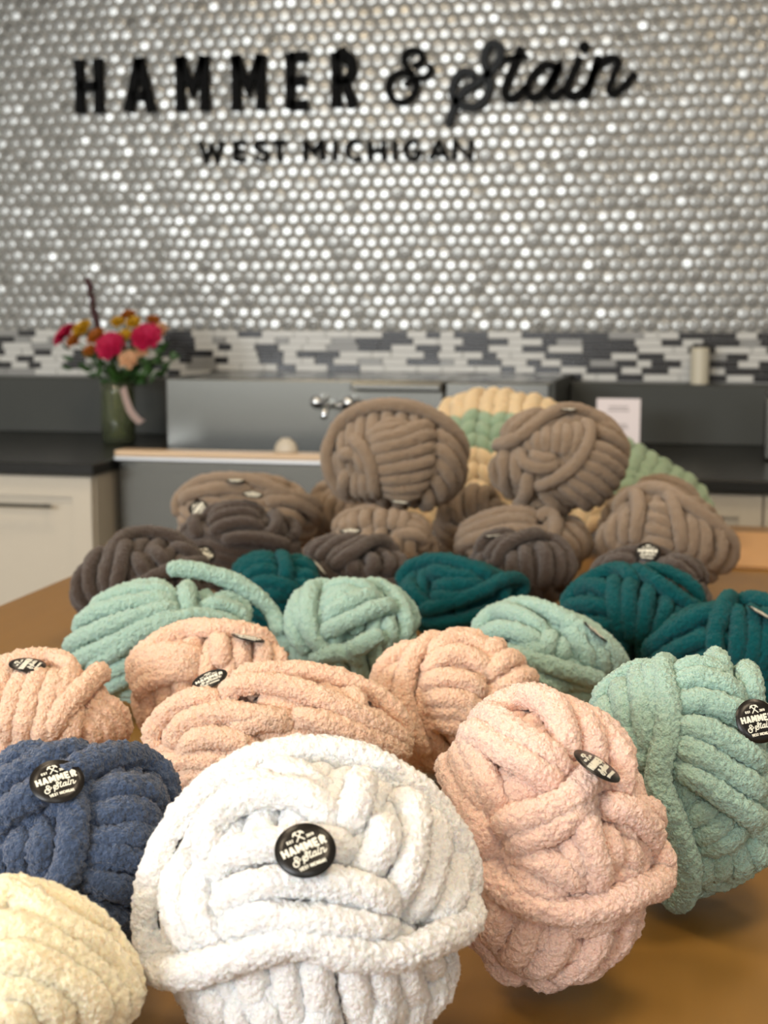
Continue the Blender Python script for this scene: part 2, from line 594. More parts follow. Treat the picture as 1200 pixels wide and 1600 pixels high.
for ch, a, b, yt, yb in [('H', 119, 164, 93, 177), ('A', 195, 245, 92, 175), ('M', 275, 330, 89, 174), ('M', 362, 418, 87, 172), ('E', 447, 488, 84, 170), ('R', 518, 561, 82, 168)]:
    bm = bmesh.new()
    x0, x1 = wx(a, (yt + yb) / 2), wx(b, (yt + yb) / 2)
    z0, z1 = wz((a + b) / 2, yb), wz((a + b) / 2, yt)
    glyph(bm, ch, x0 + .012, z0, x1 - x0 - .024, z1 - z0, 0.0315, 0.0, SG_D, 0.22)
    to_wall(obj('sign_letter', bm, M['sign'], sign))
bm = bmesh.new()
ax_ = wx(590, 130)
script_strokes(bm, '&', lambda x: wx(590 + x / 7.27, 120), lambda y: wz(640, 50 + y / 7.27), LS / 7.27, 0.0, SG_D, 0.98)
to_wall(obj('sign_ampersand', bm, M['sign'], sign))
for ch in 'Stain':
    bm = bmesh.new()
    script_strokes(bm, ch, lambda x: wx(690 + x / 3.75, 120), lambda y: wz(850, 40 + y / 3.75), LS / 3.75, 0.0, SG_D + (0.004 if ch == 'S' else 0), 0.95)
    if ch == 'i':
        cx_, cy_ = wx(690 + 838 / 3.75, 76), wz(850, 40 + 138 / 3.75)
        ribbon(bm, [(cx_ - .001, cy_), (cx_ + .001, cy_)], 0.036, 0, SG_D, True)
    o = to_wall(obj('script_letter', bm, M['sign_s_lit'] if ch == 'S' else M['sign'], sign))
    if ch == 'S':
        o['label'] = 'black script capital S, coloured charcoal for the light it catches'
sgp2 = at_y(527, 252, SG_Y)
sign2 = thing('location_sign', 'small thin black letters reading WEST MICHIGAN below the large word HAMMER', 'sign', (sgp[0], SG_Y, 2.09))
for ch, a, b in [('W', 313, 349), ('E', 367, 385), ('S', 397, 421), ('T', 426, 448), ('M', 475, 507), ('I', 519, 529), ('C', 540, 569), ('H', 576, 602), ('I', 612, 622), ('G', 632, 657), ('A', 671, 701), ('N', 708, 738)]:
    bm = bmesh.new()
    x0, x1 = wx(a, 235), wx(b, 235)
    yt, yb = 221 - (a - 313) * .004, 252 - (a - 313) * .006
    glyph(bm, ch, x0, wz(a, yb), x1 - x0, wz(a, yt) - wz(a, yb), 0.0135, 0.0, 0.014)
    to_wall(obj('sign_letter', bm, M['sign'], sign2))


# ------------------------------------------------------------------ counters along the back wall
UP_Y = 5.06                                   # front of the dark upstand
CT = 0.93
XL = at_y(150, 735, 4.07)[0]                  # end of the left counter, start of the sink
SB = 4.75                                     # front of the sink's steel backsplash
for _ in range(20):                           # its left end meets the left counter
    SB += (XL + .008 - at_y(259, 640, SB)[0]) / (at_y(259, 640, 1.0)[0])
XS0 = XL + .008
XS1 = at_y(868, 640, SB)[0]
XSF0, XSF1 = XL + .006, XS1

# left base cabinet with black counter
t = thing('base_cabinet', 'white base cabinet under the black counter left of the flower vase', 'cabinet', (-2.6, 4.5, 0))
ox, oy = 2.6, -4.5
CX0, CX1 = -3.7, XL - .015
def cab(name, m, x0, x1, y0, y1, z0, z1, root, rx_, ry_, bev=0.0, parent=None):
    b = bx(x0 - rx_, x1 - rx_, y0 - ry_, y1 - ry_, z0, z1, bev=bev)
    return obj(name, b, m, parent or root)
cab('carcass', M['cabinet'], CX0, CX1, 4.10, WALL_Y - .01, 0.09, 0.893, t, -2.6, 4.5)
cab('toe_kick', M['frame'], CX0, CX1 - .02, 4.16, WALL_Y - .02, 0.001, 0.09, t, -2.6, 4.5)
dw = 0.52
for k in range(3):
    x1_ = CX1 - .004 - k * (dw + .004)
    x0_ = x1_ - dw
    d = cab('door', M['cabinet'], x0_, x1_, 4.086, 4.099, 0.10, 0.887, t, -2.6, 4.5)
    for a, b, c, e in [(x0_, x0_ + .06, .10, .887), (x1_ - .06, x1_, .10, .887), (x0_ + .06, x1_ - .06, .10, .16), (x0_ + .06, x1_ - .06, .827, .887)]:
        cab('door_rail', M['cabinet'], a, b, 4.074, 4.086, c, e, t, -2.6, 4.5, parent=d)
    h = bmesh.new()
    xa, xb = x0_ + .12 + 2.6, x1_ - .12 + 2.6
    tube(h, [(xa, 4.052 - 4.5, .80), (xb, 4.052 - 4.5, .80)], .006, 8)
    tube(h, [(xa + .03, 4.052 - 4.5, .80), (xa + .03, 4.075 - 4.5, .80)], .005, 8)
    tube(h, [(xb - .03, 4.052 - 4.5, .80), (xb - .03, 4.075 - 4.5, .80)], .005, 8)
    obj('handle', h, M['steel'], d)
o = obj('countertop', bx(-3.7, XL, 4.05, WALL_Y - .002, 0.895, CT, bev=.004), M['black_top'])
tag(o, 'black countertop on the white cabinet left of the sink', 'countertop')
o = obj('counter_upstand', bx(-3.7, XL, UP_Y, WALL_Y - .012, CT + .001, 1.13, bev=.004), M['upstand'])
tag(o, 'dark grey upstand behind the left counter and the flower vase', 'upstand')

# steel sink unit in the middle, its black drainer section under the vase
sx = (XSF0 + XSF1) / 2
t = thing('steel_sink', 'stainless steel sink unit with tall backsplash in the middle of the wall', 'sink', (sx, 4.6, 0))
def sk(name, m, x0, x1, y0, y1, z0, z1, bev=0.0, parent=None):
    return obj(name, bx(x0 - sx, x1 - sx, y0 - 4.6, y1 - 4.6, z0, z1, bev=bev), m, parent or t)
rz0, rz1 = at_y(300, 722, 4.2)[2], at_y(300, 706, 4.2)[2]
sk('apron', M['steel'], XSF0 + .01, XSF1 - .012, 4.215, 4.25, 0.10, rz0 - .001)
rzm = at_y(300, 715, 4.2)[2]
sk('front_rim', M['steel_light'], XSF0, XSF1 - .012, 4.19, 4.27, rz0, rzm, bev=.004)
sk('rim_reflection', M['warm_reflection'], XSF0, XSF1 - .012, 4.195, 4.27, rzm + .0005, rz1, bev=.004)  # upper part of the steel rim, its warm reflection painted beige
SZT = at_y(500, 593, SB)[2]
XSM = at_y(694, 640, SB)[0]
sk('basin_floor', M['steel_dark'], XS0, XSF1 - .004, 4.272, SB - .002, .68, .70)
sk('basin_wall', M['steel_dark'], XS0, XS0 + .015, 4.272, SB - .002, .70, CT - .01)
sk('basin_divider', M['steel'], XSM - .03, XSM, 4.272, SB - .002, .70, CT - .03)
sk('backsplash', M['steel'], XS0, XSM - .002, SB, WALL_Y - .012, .68, SZT, bev=.006)
sk('backsplash', M['steel'], XSM + .002, XS1 - .018, SB, WALL_Y - .012, .68, SZT - .003, bev=.006)
sk('backsplash_ledge', M['steel'], at_y(550, 600, SB)[0], XSM - .004, SB - .03, SB - .001, SZT - .035, SZT - .006, bev=.008)
sk('end_post', M['upstand'], XS1 - .016, XS1 - .002, SB - .01, WALL_Y - .012, .68, SZT)
for lx in (XSF0 + .05, XSF1 - .06):
    b = bmesh.new()
    tube(b, [(lx - sx, 4.3 - 4.6, 0.001), (lx - sx, 4.3 - 4.6, .12)], .02, 10)
    obj('leg', b, M['steel'], t)
sk('carcass', M['steel_dark'], XSF0 + .012, XSF1 - .014, 4.26, WALL_Y - .05, .12, .66)

# faucet on the backsplash
fp = at_y(522, 628, SB - .03)
t = thing('faucet', 'chrome two-handled wall faucet on the steel backsplash behind the tan yarn', 'faucet', (fp[0], SB - .0005, fp[2]))
for k, s in enumerate((-1, 1)):
    b = bmesh.new()
    xx = s * .052
    tube(b, [(xx, 0.0, 0), (xx, -.03, 0)], .016, 14)
    obj('flange', b, M['chrome'], t)
    b = bmesh.new()
    r_ = bmesh.ops.create_uvsphere(b, u_segments=16, v_segments=10, radius=.022)
    for v in r_['verts']:
        v.co += Vector((xx, -.046, 0))
    obj('handle', b, M['chrome'], t, smooth=True)
b = bmesh.new()
tube(b, [(-.052, -.02, -.012), (.052, -.02, -.012)], .009, 12)
tube(b, [(0, -.02, -.012), (0, -.06, -.004), (0, -.13, -.01), (0, -.16, -.04)], [.011, .011, .010, .010], 12)
obj('spout', b, M['chrome'], t, smooth=True)
# small white bowl on the rim
bp_ = at_y(455, 707, 4.3)
t = thing('white_bowl', 'small white upturned bowl on the sink front rim left of the stacked tan yarn', 'bowl', (bp_[0], 4.245, rz1 + .0005))
b = bmesh.new()
lathe(b, [(.036, 0), (.037, .004), (.034, .018), (.026, .032), (.016, .038), (.015, .042), (.006, .042)], n=20)
for v in b.verts:
    v.co.y *= .6
obj('bowl_body', b, M['cabinet'], t, smooth=True)

# right base cabinet
XR = XS1
t = thing('base_cabinet', 'white base cabinet under the black counter at the right beyond the table', 'cabinet', (1.0, 4.5, 0))
cab('carcass', M['cabinet'], XSF1 + .02, 2.6, 4.10, WALL_Y - .01, .09, .893, t, 1.0, 4.5)
cab('toe_kick', M['frame'], XSF1 + .04, 2.6, 4.16, WALL_Y - .02, .001, .09, t, 1.0, 4.5)
for k in range(4):
    x0_ = XSF1 + .024 + k * .6
    d = cab('door', M['cabinet'], x0_, x0_ + .594, 4.086, 4.099, .10, .887, t, 1.0, 4.5)
    for a, b, c, e in [(x0_, x0_ + .06, .10, .887), (x0_ + .534, x0_ + .594, .10, .887), (x0_ + .06, x0_ + .534, .10, .16), (x0_ + .06, x0_ + .534, .827, .887)]:
        cab('door_rail', M['cabinet'], a, b, 4.074, 4.086, c, e, t, 1.0, 4.5, parent=d)
o = obj('countertop', bx(XSF1 + .004, 2.6, 4.05, WALL_Y - .002, .895, CT, bev=.004), M['black_top'])
tag(o, 'black countertop on the white cabinet right of the sink, under the white card', 'countertop')
o = obj('counter_upstand', bx(XS1 + .004, 2.6, UP_Y, WALL_Y - .012, CT + .001, 1.13, bev=.004), M['upstand'])
tag(o, 'dark grey upstand behind the right counter and the white card', 'upstand')

# white card in a clear stand on the right counter
cp = at_z(966, 715, CT)
cy_c = 4.62
c0, c1 = at_y(932, 660, cy_c), at_y(1000, 660, cy_c)
ztop = at_y(966, 623, cy_c)[2]
t = thing('table_card', 'white paper card standing upright on the right black counter', 'card', ((c0[0] + c1[0]) / 2, cy_c, CT + .0005))
hw = (c1[0] - c0[0]) / 2
obj('paper', bx(-hw, hw, 0, .003, .004, ztop - CT), M['paper'], t)
obj('stand_foot', bx(-hw, hw, -.01, .05, 0, .004), M['glass'], t)
b = bmesh.new()
for zz, w_ in [(.86, .45), (.80, .5), (.55, .42), (.50, .46)]:
    H_ = ztop - CT
    box(b, -hw * w_, hw * w_, -.0008, 0, H_ * zz - .004, H_ * zz + .002)
obj('print', b, M['card_ink'], t)

# jar with dark lid on the upstand
jp = at_y(1093, 586, 5.12)
t = thing('jar', 'pale cream cylindrical jar with dark lid on the right upstand before the mosaic', 'jar', (jp[0], 5.11, 1.1305))
b = bmesh.new()
lathe(b, [(.028, 0), (.031, .004), (.031, .118), (.027, .124)], n=24)
obj('jar_body', b, M['jar'], t, smooth=False)
b = bmesh.new()
lathe(b, [(.026, .1245), (.026, .136), (.02, .138)], n=24)
obj('lid', b, M['frame'], t)
# grey dispenser cut by the right frame edge
gp = at_y(1194, 700, 4.55)
t = thing('paper_dispenser', 'grey upright dispenser on the right counter at the frame edge', 'dispenser', (gp[0] + .08, 4.62, CT + .0005))
obj('dispenser_body', bx(-.08, .08, -.07, .07, .0, .19, bev=.012), M['steel'], t)
obj('dispenser_cap', bx(-.078, .078, -.068, .068, .191, .21, bev=.008), M['frame'], t)

# ------------------------------------------------------------------ flowers in a glass vase
VY = 4.72
vp = at_y(186, 690, VY)
vase = thing('glass_vase', 'greenish glass vase of cut flower stems with a pink ribbon on the counter', 'vase', (vp[0], VY, CT + .0005))
b = bmesh.new()
lathe(b, [(.050, 0), (.056, .006), (.058, .08), (.056, .17), (.060, .205), (.057, .205), (.053, .17), (.055, .08), (.052, .010), (.02, .008)], n=32)
obj('vase_body', b, M['glass'], vase, smooth=True)
b = bmesh.new()
rs = random.Random(3)
for k in range(16):
    a = rs.uniform(0, 6.28)
    r0 = rs.uniform(.0, .032)
    tube(b, [(r0 * math.cos(a), r0 * math.sin(a), .013), (-.030 * math.cos(a), -.030 * math.sin(a), .11), (-.04 * math.cos(a + .4), -.04 * math.sin(a + .4), .20)], .0042, 6)
obj('cut_stems', b, M['water'], vase)
b = bmesh.new()
rp = [(.040, -.052, .19), (.056, -.062, .15), (.075, -.068, .11), (.105, -.072, .08), (.118, -.07, .078)]
rp = cr(rp, 6)
for i in range(len(rp) - 1):
    p, q = rp[i], rp[i + 1]
    v = [b.verts.new(c) for c in [(p[0] - .011, p[1], p[2] - .008), (p[0] + .011, p[1] - .004, p[2] + .008), (q[0] + .011, q[1] - .004, q[2] + .008), (q[0] - .011, q[1], q[2] - .008)]]
    b.faces.new(v)
bmesh.ops.solidify(b, geom=b.faces[:], thickness=.0012)
obj('ribbon', b, M['ribbon'], vase)


def bloom_mesh(b, c, r, layers, n, curl, seed, aim):
    rr = random.Random(seed)
    q = Vector((0, 0, 1)).rotation_difference(Vector(aim).normalized())
    for L in range(layers):
        k = (L + 1) / layers
        tilt = math.radians(80 - 75 * k * curl)
        for i in range(n):
            a = 2 * math.pi * (i + .5 * (L % 2)) / n + rr.uniform(-.15, .15)
            ln = r * (.45 + .55 * k) * rr.uniform(.9, 1.08)
            w = ln * .62
            d = Vector((math.cos(a), math.sin(a), 0))
            s = Vector((-math.sin(a), math.cos(a), 0))
            u = Vector((0, 0, 1))
            rows = []
            for t_, ww in ((0.05, .25), (.45, .85), (.8, 1.0), (1.0, .55)):
                th = tilt * (1 - .35 * t_)
                pos = d * (ln * t_ * math.cos(th)) + u * (ln * t_ * math.sin(th))
                rows.append([b.verts.new(Vector(c) + q @ (pos + s * (w * ww * .5 * e) + u * (abs(e) * ln * .10 + rr.uniform(-.03, .03) * ln))) for e in (-1, 0, 1)])
            for ra, rb in zip(rows, rows[1:]):
                for j in range(2):
                    b.faces.new((ra[j], ra[j + 1], rb[j + 1], rb[j]))


vtop = Vector((vp[0], VY, CT + .19))
FL = [  # px, py, radius px, material, layers, petals, name, label
    (102, 524, 24, 'pink', 5, 9, 'pink_carnation', 'pink carnation at the far left of the bouquet', .06),
    (173, 541, 25, 'pink', 5, 9, 'pink_carnation', 'pink carnation low in the centre of the bouquet', -.06),
    (228, 527, 25, 'pink', 5, 9, 'pink_carnation', 'pink carnation at the right of the bouquet', -.03),
    (128, 513, 17, 'yellow', 3, 10, 'yellow_daisy', 'yellow flower between the far-left pink carnation and the plum spike', 0),
    (150, 526, 16, 'orange', 3, 10, 'orange_daisy', 'orange flower left of the low central pink carnation', -.01),
    (116, 532, 15, 'orange', 3, 10, 'orange_daisy', 'orange flower just right of the far-left pink carnation', .0),
    (140, 548, 12, 'orange', 3, 10, 'orange_daisy', 'small orange flower low at the left over the leaves', -.03),
    (185, 503, 13, 'yellow', 3, 10, 'yellow_daisy', 'yellow flower at the top middle of the bouquet', .04),
    (209, 504, 13, 'yellow', 3, 10, 'yellow_daisy', 'yellow flower at the top right, above the right pink carnation', .02),
    (195, 524, 12, 'yellow', 3, 10, 'yellow_daisy', 'yellow flower between the two right pink carnations', -.02),
    (201, 492, 12, 'orange', 3, 10, 'orange_daisy', 'highest small orange flower of the bouquet', .06),
    (201, 562, 17, 'peach', 4, 7, 'peach_rose', 'peach rose lowest in the bouquet, over the leaves', -.09),
    (246, 515, 17, 'peach', 4, 7, 'peach_rose', 'peach rose at the upper right behind the right pink carnation', .05),
    (222, 548, 12, 'peach', 4, 7, 'peach_rose', 'small pale rose just below the right pink carnation', -.05),
    (240, 500, 11, 'orange', 3, 10, 'orange_daisy', 'small orange flower at the top right edge above the peach rose', .06),
]
for i, (px, py, rp_, mk, ly, npet, nm, lab, dy) in enumerate(FL):
    p = at_y(px, py, VY + dy)
    r_ = rp_ * p[1] / FPX * 1.05
    root = thing(nm, lab, 'flower', p, 'flowers in the glass vase')
    aim = Vector((p[0] - vp[0], -.35 + dy * 2, .30)).normalized()
    b = bmesh.new()
    bloom_mesh(b, (0, 0, 0), r_, ly, npet, 1.0, i, aim)
    bmesh.ops.solidify(b, geom=b.faces[:], thickness=.001)
    obj('bloom', b, M[mk], root)
    b = bmesh.new()
    e = vtop - Vector(p)
    a_ = i * 2.4
    e += Vector((.022 * math.cos(a_), .022 * math.sin(a_), 0))
    tube(b, [Vector((0, 0, 0)), e * .5 + Vector((0, .01, .02)), e], .003, 6)
    obj('stem', b, M['stem'], root)
sp = [at_y(153, 512, VY + .02), at_y(146, 480, VY + .02), at_y(138, 437, VY + .02)]
root = thing('flower_spike', 'tall thin dark plum spike standing up from the bouquet', 'flower', sp[0], 'flowers in the glass vase')
b = bmesh.new()
rs = random.Random(8)
pts = cr(sp, 14)
for p in pts:
    for k in range(3):
        a = rs.uniform(0, 6.28)
        rr = bmesh.ops.create_icosphere(b, subdivisions=1, radius=rs.uniform(.006, .009))
        for v in rr['verts']:
            v.co += Vector(p - sp[0]) + Vector((.006 * math.cos(a), .006 * math.sin(a), 0))
obj('buds', b, M['plum'], root, smooth=True)
b = bmesh.new()
tube(b, [Vector(sp[2] - sp[0]), Vector((0, 0, 0)), vtop - Vector(sp[0])], .003, 6)
obj('stem', b, M['stem'], root)
# leaves of the bouquet
root = thing('bouquet_foliage', 'dense dark green leaves under the flowers of the bouquet', 'foliage', (vp[0], VY, CT + .19))
b = bmesh.new()
rs = random.Random(12)
for k in range(150):
    px, py = rs.gauss(192, 30), rs.uniform(545, 612)
    wdt = 1.0 - max(0, (py - 570) / 60)
    px = 192 + (px - 192) * (.25 + .9 * wdt)
    p = Vector(at_y(px, py, VY + rs.uniform(-.07, .07))) - Vector((vp[0], VY, CT + .19))
    p.z = max(p.z, .012)
    d = Vector((p.x * 6 + rs.uniform(-.5, .5), rs.uniform(-.6, .4), rs.uniform(-.1, .9))).normalized()
    s = d.cross(Vector((rs.uniform(-1, 1), rs.uniform(-1, 1), .3))).normalized()
    ln, w = rs.uniform(.03, .06), rs.uniform(.010, .018)
    v = [b.verts.new(p + q) for q in (Vector(), d * ln * .45 + s * w, d * ln, d * ln * .45 - s * w, d * ln * .45 + d.cross(s) * w * .4)]
    b.faces.new((v[0], v[1], v[4]))
    b.faces.new((v[1], v[2], v[4]))
    b.faces.new((v[2], v[3], v[4]))
    b.faces.new((v[3], v[0], v[4]))
obj('leaves', b, M['leaf'], root, kind='stuff')

# ------------------------------------------------------------------ work table
TX0, TX1, TY0, TY1 = -1.10, 1.25, 0.30, 3.262
t = thing('work_table', 'large brown wooden work table under all the yarn balls', 'table', ((TX0 + TX1) / 2, (TY0 + TY1) / 2, 0))
hx, hy = (TX1 - TX0) / 2, (TY1 - TY0) / 2
obj('tabletop', bx(-hx, hx, -hy, hy, TABLE - .045, TABLE, bev=.003), M['table'], t)
for sx_ in (-1, 1):
    for sy_ in (-1, 1):
        obj('leg', bx(sx_ * (hx - .08) - .04, sx_ * (hx - .08) + .04, sy_ * (hy - .08) - .04, sy_ * (hy - .08) + .04, 0.001, TABLE - .0455), M['table'], t)
    obj('apron', bx(sx_ * (hx - .06) - .012, sx_ * (hx - .06) + .012, -hy + .13, hy - .13, TABLE - .14, TABLE - .0455), M['table'], t)
o = obj('wooden_board', bx(.02, .75, -.205, .205, 0.0005, .008, bev=.001), M['board'], loc=(0, 2.915, TABLE))
tag(o, 'thin pale wooden board lying flat on the far right of the table', 'board')

# ------------------------------------------------------------------ sticker (disc radius 1 in local xy, z out)
ST_R = 0.0168


def sticker_meshes():
    bm = bmesh.new()
    n = 48
    rings = []
    for rr in (1.0, .66, .33):
        rings.append([bm.verts.new((ST_R * rr * math.cos(2 * math.pi * i / n), ST_R * rr * math.sin(2 * math.pi * i / n), -ST_R * .05 * rr * rr)) for i in range(n)])
    c = bm.verts.new((0, 0, 0))
    for a, b in zip(rings, rings[1:]):
        for i in range(n):
            bm.faces.new((a[i], a[(i + 1) % n], b[(i + 1) % n], b[i]))
    for i in range(n):
        bm.faces.new((rings[-1][i], rings[-1][(i + 1) % n], c))
    low = [bm.verts.new((v.co.x, v.co.y, v.co.z - .0004)) for v in rings[0]]
    for i in range(n):
        bm.faces.new((low[i], low[(i + 1) % n], rings[0][(i + 1) % n], rings[0][i]))
    bm.faces.new(low[::-1])
    bmesh.ops.recalc_face_normals(bm, faces=bm.faces)
    d = bpy.data.meshes.new('sticker')
    bm.to_mesh(d)
    bm.free()
    d.polygons.foreach_set('use_smooth', [True] * len(d.polygons))
    d.materials.append(M['sticker'])
    bm = bmesh.new()

    def word(txt, x0, x1, y, h, sw, space=.3):
        ws = {'I': .35, 'M': 1.25, 'W': 1.4, '1': .6, ' ': .5}
        tot = sum(ws.get(c_, 1.0) for c_ in txt) + space * (len(txt) - 1)
        k = (x1 - x0) / tot
        x = x0
        for c_ in txt:
            w = ws.get(c_, 1.0) * k
            if c_ != ' ':
                glyph(bm, c_, x, y, w, h, sw, 0, .02)
            x += w + space * k
    word('HAMMER', -.78, .78, -.04, .30, .085, .42)
    word('WEST MICHIGAN', -.47, .47, -.68, .115, .03, .4)
    word('EST', -.48, -.24, .40, .10, .028)
    word('2019', .24, .50, .40, .10, .028)
    # crossed hammers
    for s in (-1, 1):
        ribbon(bm, [(-.15 * s, .36), (.12 * s, .68)], .045, 0, .02)
        ribbon(bm, [(.12 * s - .10 * s, .735), (.12 * s + .01 * s, .70), (.12 * s + .085 * s, .60)], [.05, .075, .04], 0, .02)
    # & Stain
    script_strokes(bm, '&', lambda x: -.66 + x / 7.27 * .0042, lambda y: -.02 - y / 7.27 * .0042, .0042 / 7.27, 0, .02, 1.15)
    sc = .90 / 1080
    for ch in 'Stain':
        script_strokes(bm, ch, lambda x: -.28 + x * sc, lambda y: -.06 - (y - 60) * sc, sc, 0, .02, 1.15)
    ribbon(bm, [(-.28 + 832 * sc, -.06 - 78 * sc), (-.28 + 844 * sc, -.06 - 78 * sc)], .05, 0, .02, True)
    for v in bm.verts:
        r2 = v.co.x ** 2 + v.co.y ** 2
        v.co = (v.co.x * ST_R * .96, v.co.y * ST_R * .96, ST_R * (-.05 * r2) + (.00035 if v.co.z > .01 else .00002))
    bmesh.ops.recalc_face_normals(bm, faces=bm.faces)
    g = bpy.data.meshes.new('lettering')
    bm.to_mesh(g)
    bm.free()
    g.materials.append(M['ink'])
    return d, g


ST_DISC, ST_TEXT = sticker_meshes()


# ------------------------------------------------------------------ vector noise
def vnoise(p, seed=0):
    """gradient-ish value noise in [-1,1] on an (n,3) array"""
    i = np.floor(p).astype(np.int64)
    f = p - i
    f = f * f * (3 - 2 * f)
    out = np.zeros(len(p))
    for dx in (0, 1):
        for dy in (0, 1):
            for dz in (0, 1):
                h = (i[:, 0] + dx) * 73856093 ^ (i[:, 1] + dy) * 19349663 ^ (i[:, 2] + dz) * 83492791 ^ (seed * 2654435)
                h = (h ^ (h >> 13)) * 1274126177
                h = (h ^ (h >> 16)) & 0xFFFF
                v = h / 32767.5 - 1.0
                out += v * (f[:, 0] if dx else 1 - f[:, 0]) * (f[:, 1] if dy else 1 - f[:, 1]) * (f[:, 2] if dz else 1 - f[:, 2])
    return out


# ------------------------------------------------------------------ yarn balls
class Ball:
    def __init__(self, cx, d, rx, rv, rz=None, lift=0.0, sr=0.0105, res=0.002, roll=0.0):
        self.tuft = {0: 4.2e5, 1: 3.2e5, 2: 0}[0 if res < .0019 else 1 if res < .003 else 2]   # fibres per square metre
        self.fz = 1.0 if res < .0016 else 1.35 if res < .003 else 1.1
        self.tl = {0: .0014, 1: .0015, 2: .0030}[0 if res < .0019 else 1 if res < .003 else 2]
        rz = rz or rx
        # centre: on the ray column cx at optical depth d, resting at table height
        zc = TABLE + rv + lift
        base = CAM + (fwd + rgt * (cx - 600) / FPX) * d
        # slide along the camera's up axis until the wanted height is met
        base = base + upv * ((zc - base[2]) / upv[2])
        self.c = base
        h = CAM[:2] - base[:2]
        h = h / np.linalg.norm(h)
        self.e3 = np.array([h[0], h[1], 0])
        self.e1 = np.array([-h[1], h[0], 0])
        self.e2 = np.array([0, 0, 1.0])
        if roll:
            cr_, sn_ = math.cos(math.radians(roll)), math.sin(math.radians(roll))
            self.e1, self.e2 = self.e1 * cr_ + self.e2 * sn_, self.e2 * cr_ - self.e1 * sn_
        self.B = np.stack([self.e1, self.e2, self.e3])
        self.rad = np.array([rx, rv, rz])
        self.sr, self.res, self.base_z = sr, res, TABLE
        self.lift = lift

    def radii(self, L):
        return self.rad - self.sr * (1.0 + (2 - L) * 0.80)

    def hit(self, px, py, L=2):
        """unit direction (in sphere space) under a photograph pixel"""
        rd = self.radii(L)
        o = (self.B @ (CAM - self.c)) / rd
        d = (self.B @ ray(px, py)) / rd
        a, b, c = d @ d, o @ d, o @ o - 1
        disc = b * b - a * c
        t = (-b - math.sqrt(disc)) / a if disc > 0 else -b / a
        p = o + d * t
        return p / np.linalg.norm(p)

    def world(self, u, L):
        u = np.atleast_2d(u)
        L = np.atleast_1d(L)
        rd = self.rad[None, :] - self.sr * (1.0 + (2 - L[:, None]) * 0.80)
        return (u * rd) @ self.B + self.c


def path_dirs(ctrl, n=10):
    return np.array(cr(ctrl, n))


def strand(ball, dirs, L, dive=(True, True), closed=False, rs=None, rmul=1.0):
    """-> centreline world points (resampled) for a strand over the ball"""
    dirs = dirs / np.linalg.norm(dirs, axis=1)[:, None]
    Ls = np.full(len(dirs), float(L)) if not hasattr(L, '__len__') else np.interp(np.linspace(0, 1, len(dirs)), np.linspace(0, 1, len(L)), L)
    P = ball.world(dirs, Ls)
    seg = np.linalg.norm(np.diff(P, axis=0), axis=1)
    s = np.concatenate([[0], np.cumsum(seg)])
    tot = s[-1]
    dl = 2.2 * ball.sr
    if not closed:
        e0 = np.clip((dl - s) / dl, 0, 1) if dive[0] else 0 * s
        e1 = np.clip((dl - (tot - s)) / dl, 0, 1) if dive[1] else 0 * s
        Ls = Ls - 2.0 * (e0 ** 2 + e1 ** 2)
        P = ball.world(dirs, Ls)
        seg = np.linalg.norm(np.diff(P, axis=0), axis=1)
        s = np.concatenate([[0], np.cumsum(seg)])
        tot = s[-1]
    m = max(6, int(tot / ball.res))
    q = np.linspace(0, tot, m)
    P = np.stack([np.interp(q, s, P[:, k]) for k in range(3)], 1)
    # smooth the centreline
    k = 5
    if len(P) > 3 * k:
        pad = np.concatenate([P[:1]] * k + [P] + [P[-1:]] * k)
        ker = np.ones(2 * k + 1) / (2 * k + 1)
        Q = np.stack([np.convolve(pad[:, a], ker, 'valid') for a in range(3)], 1)
        P = Q
    return P


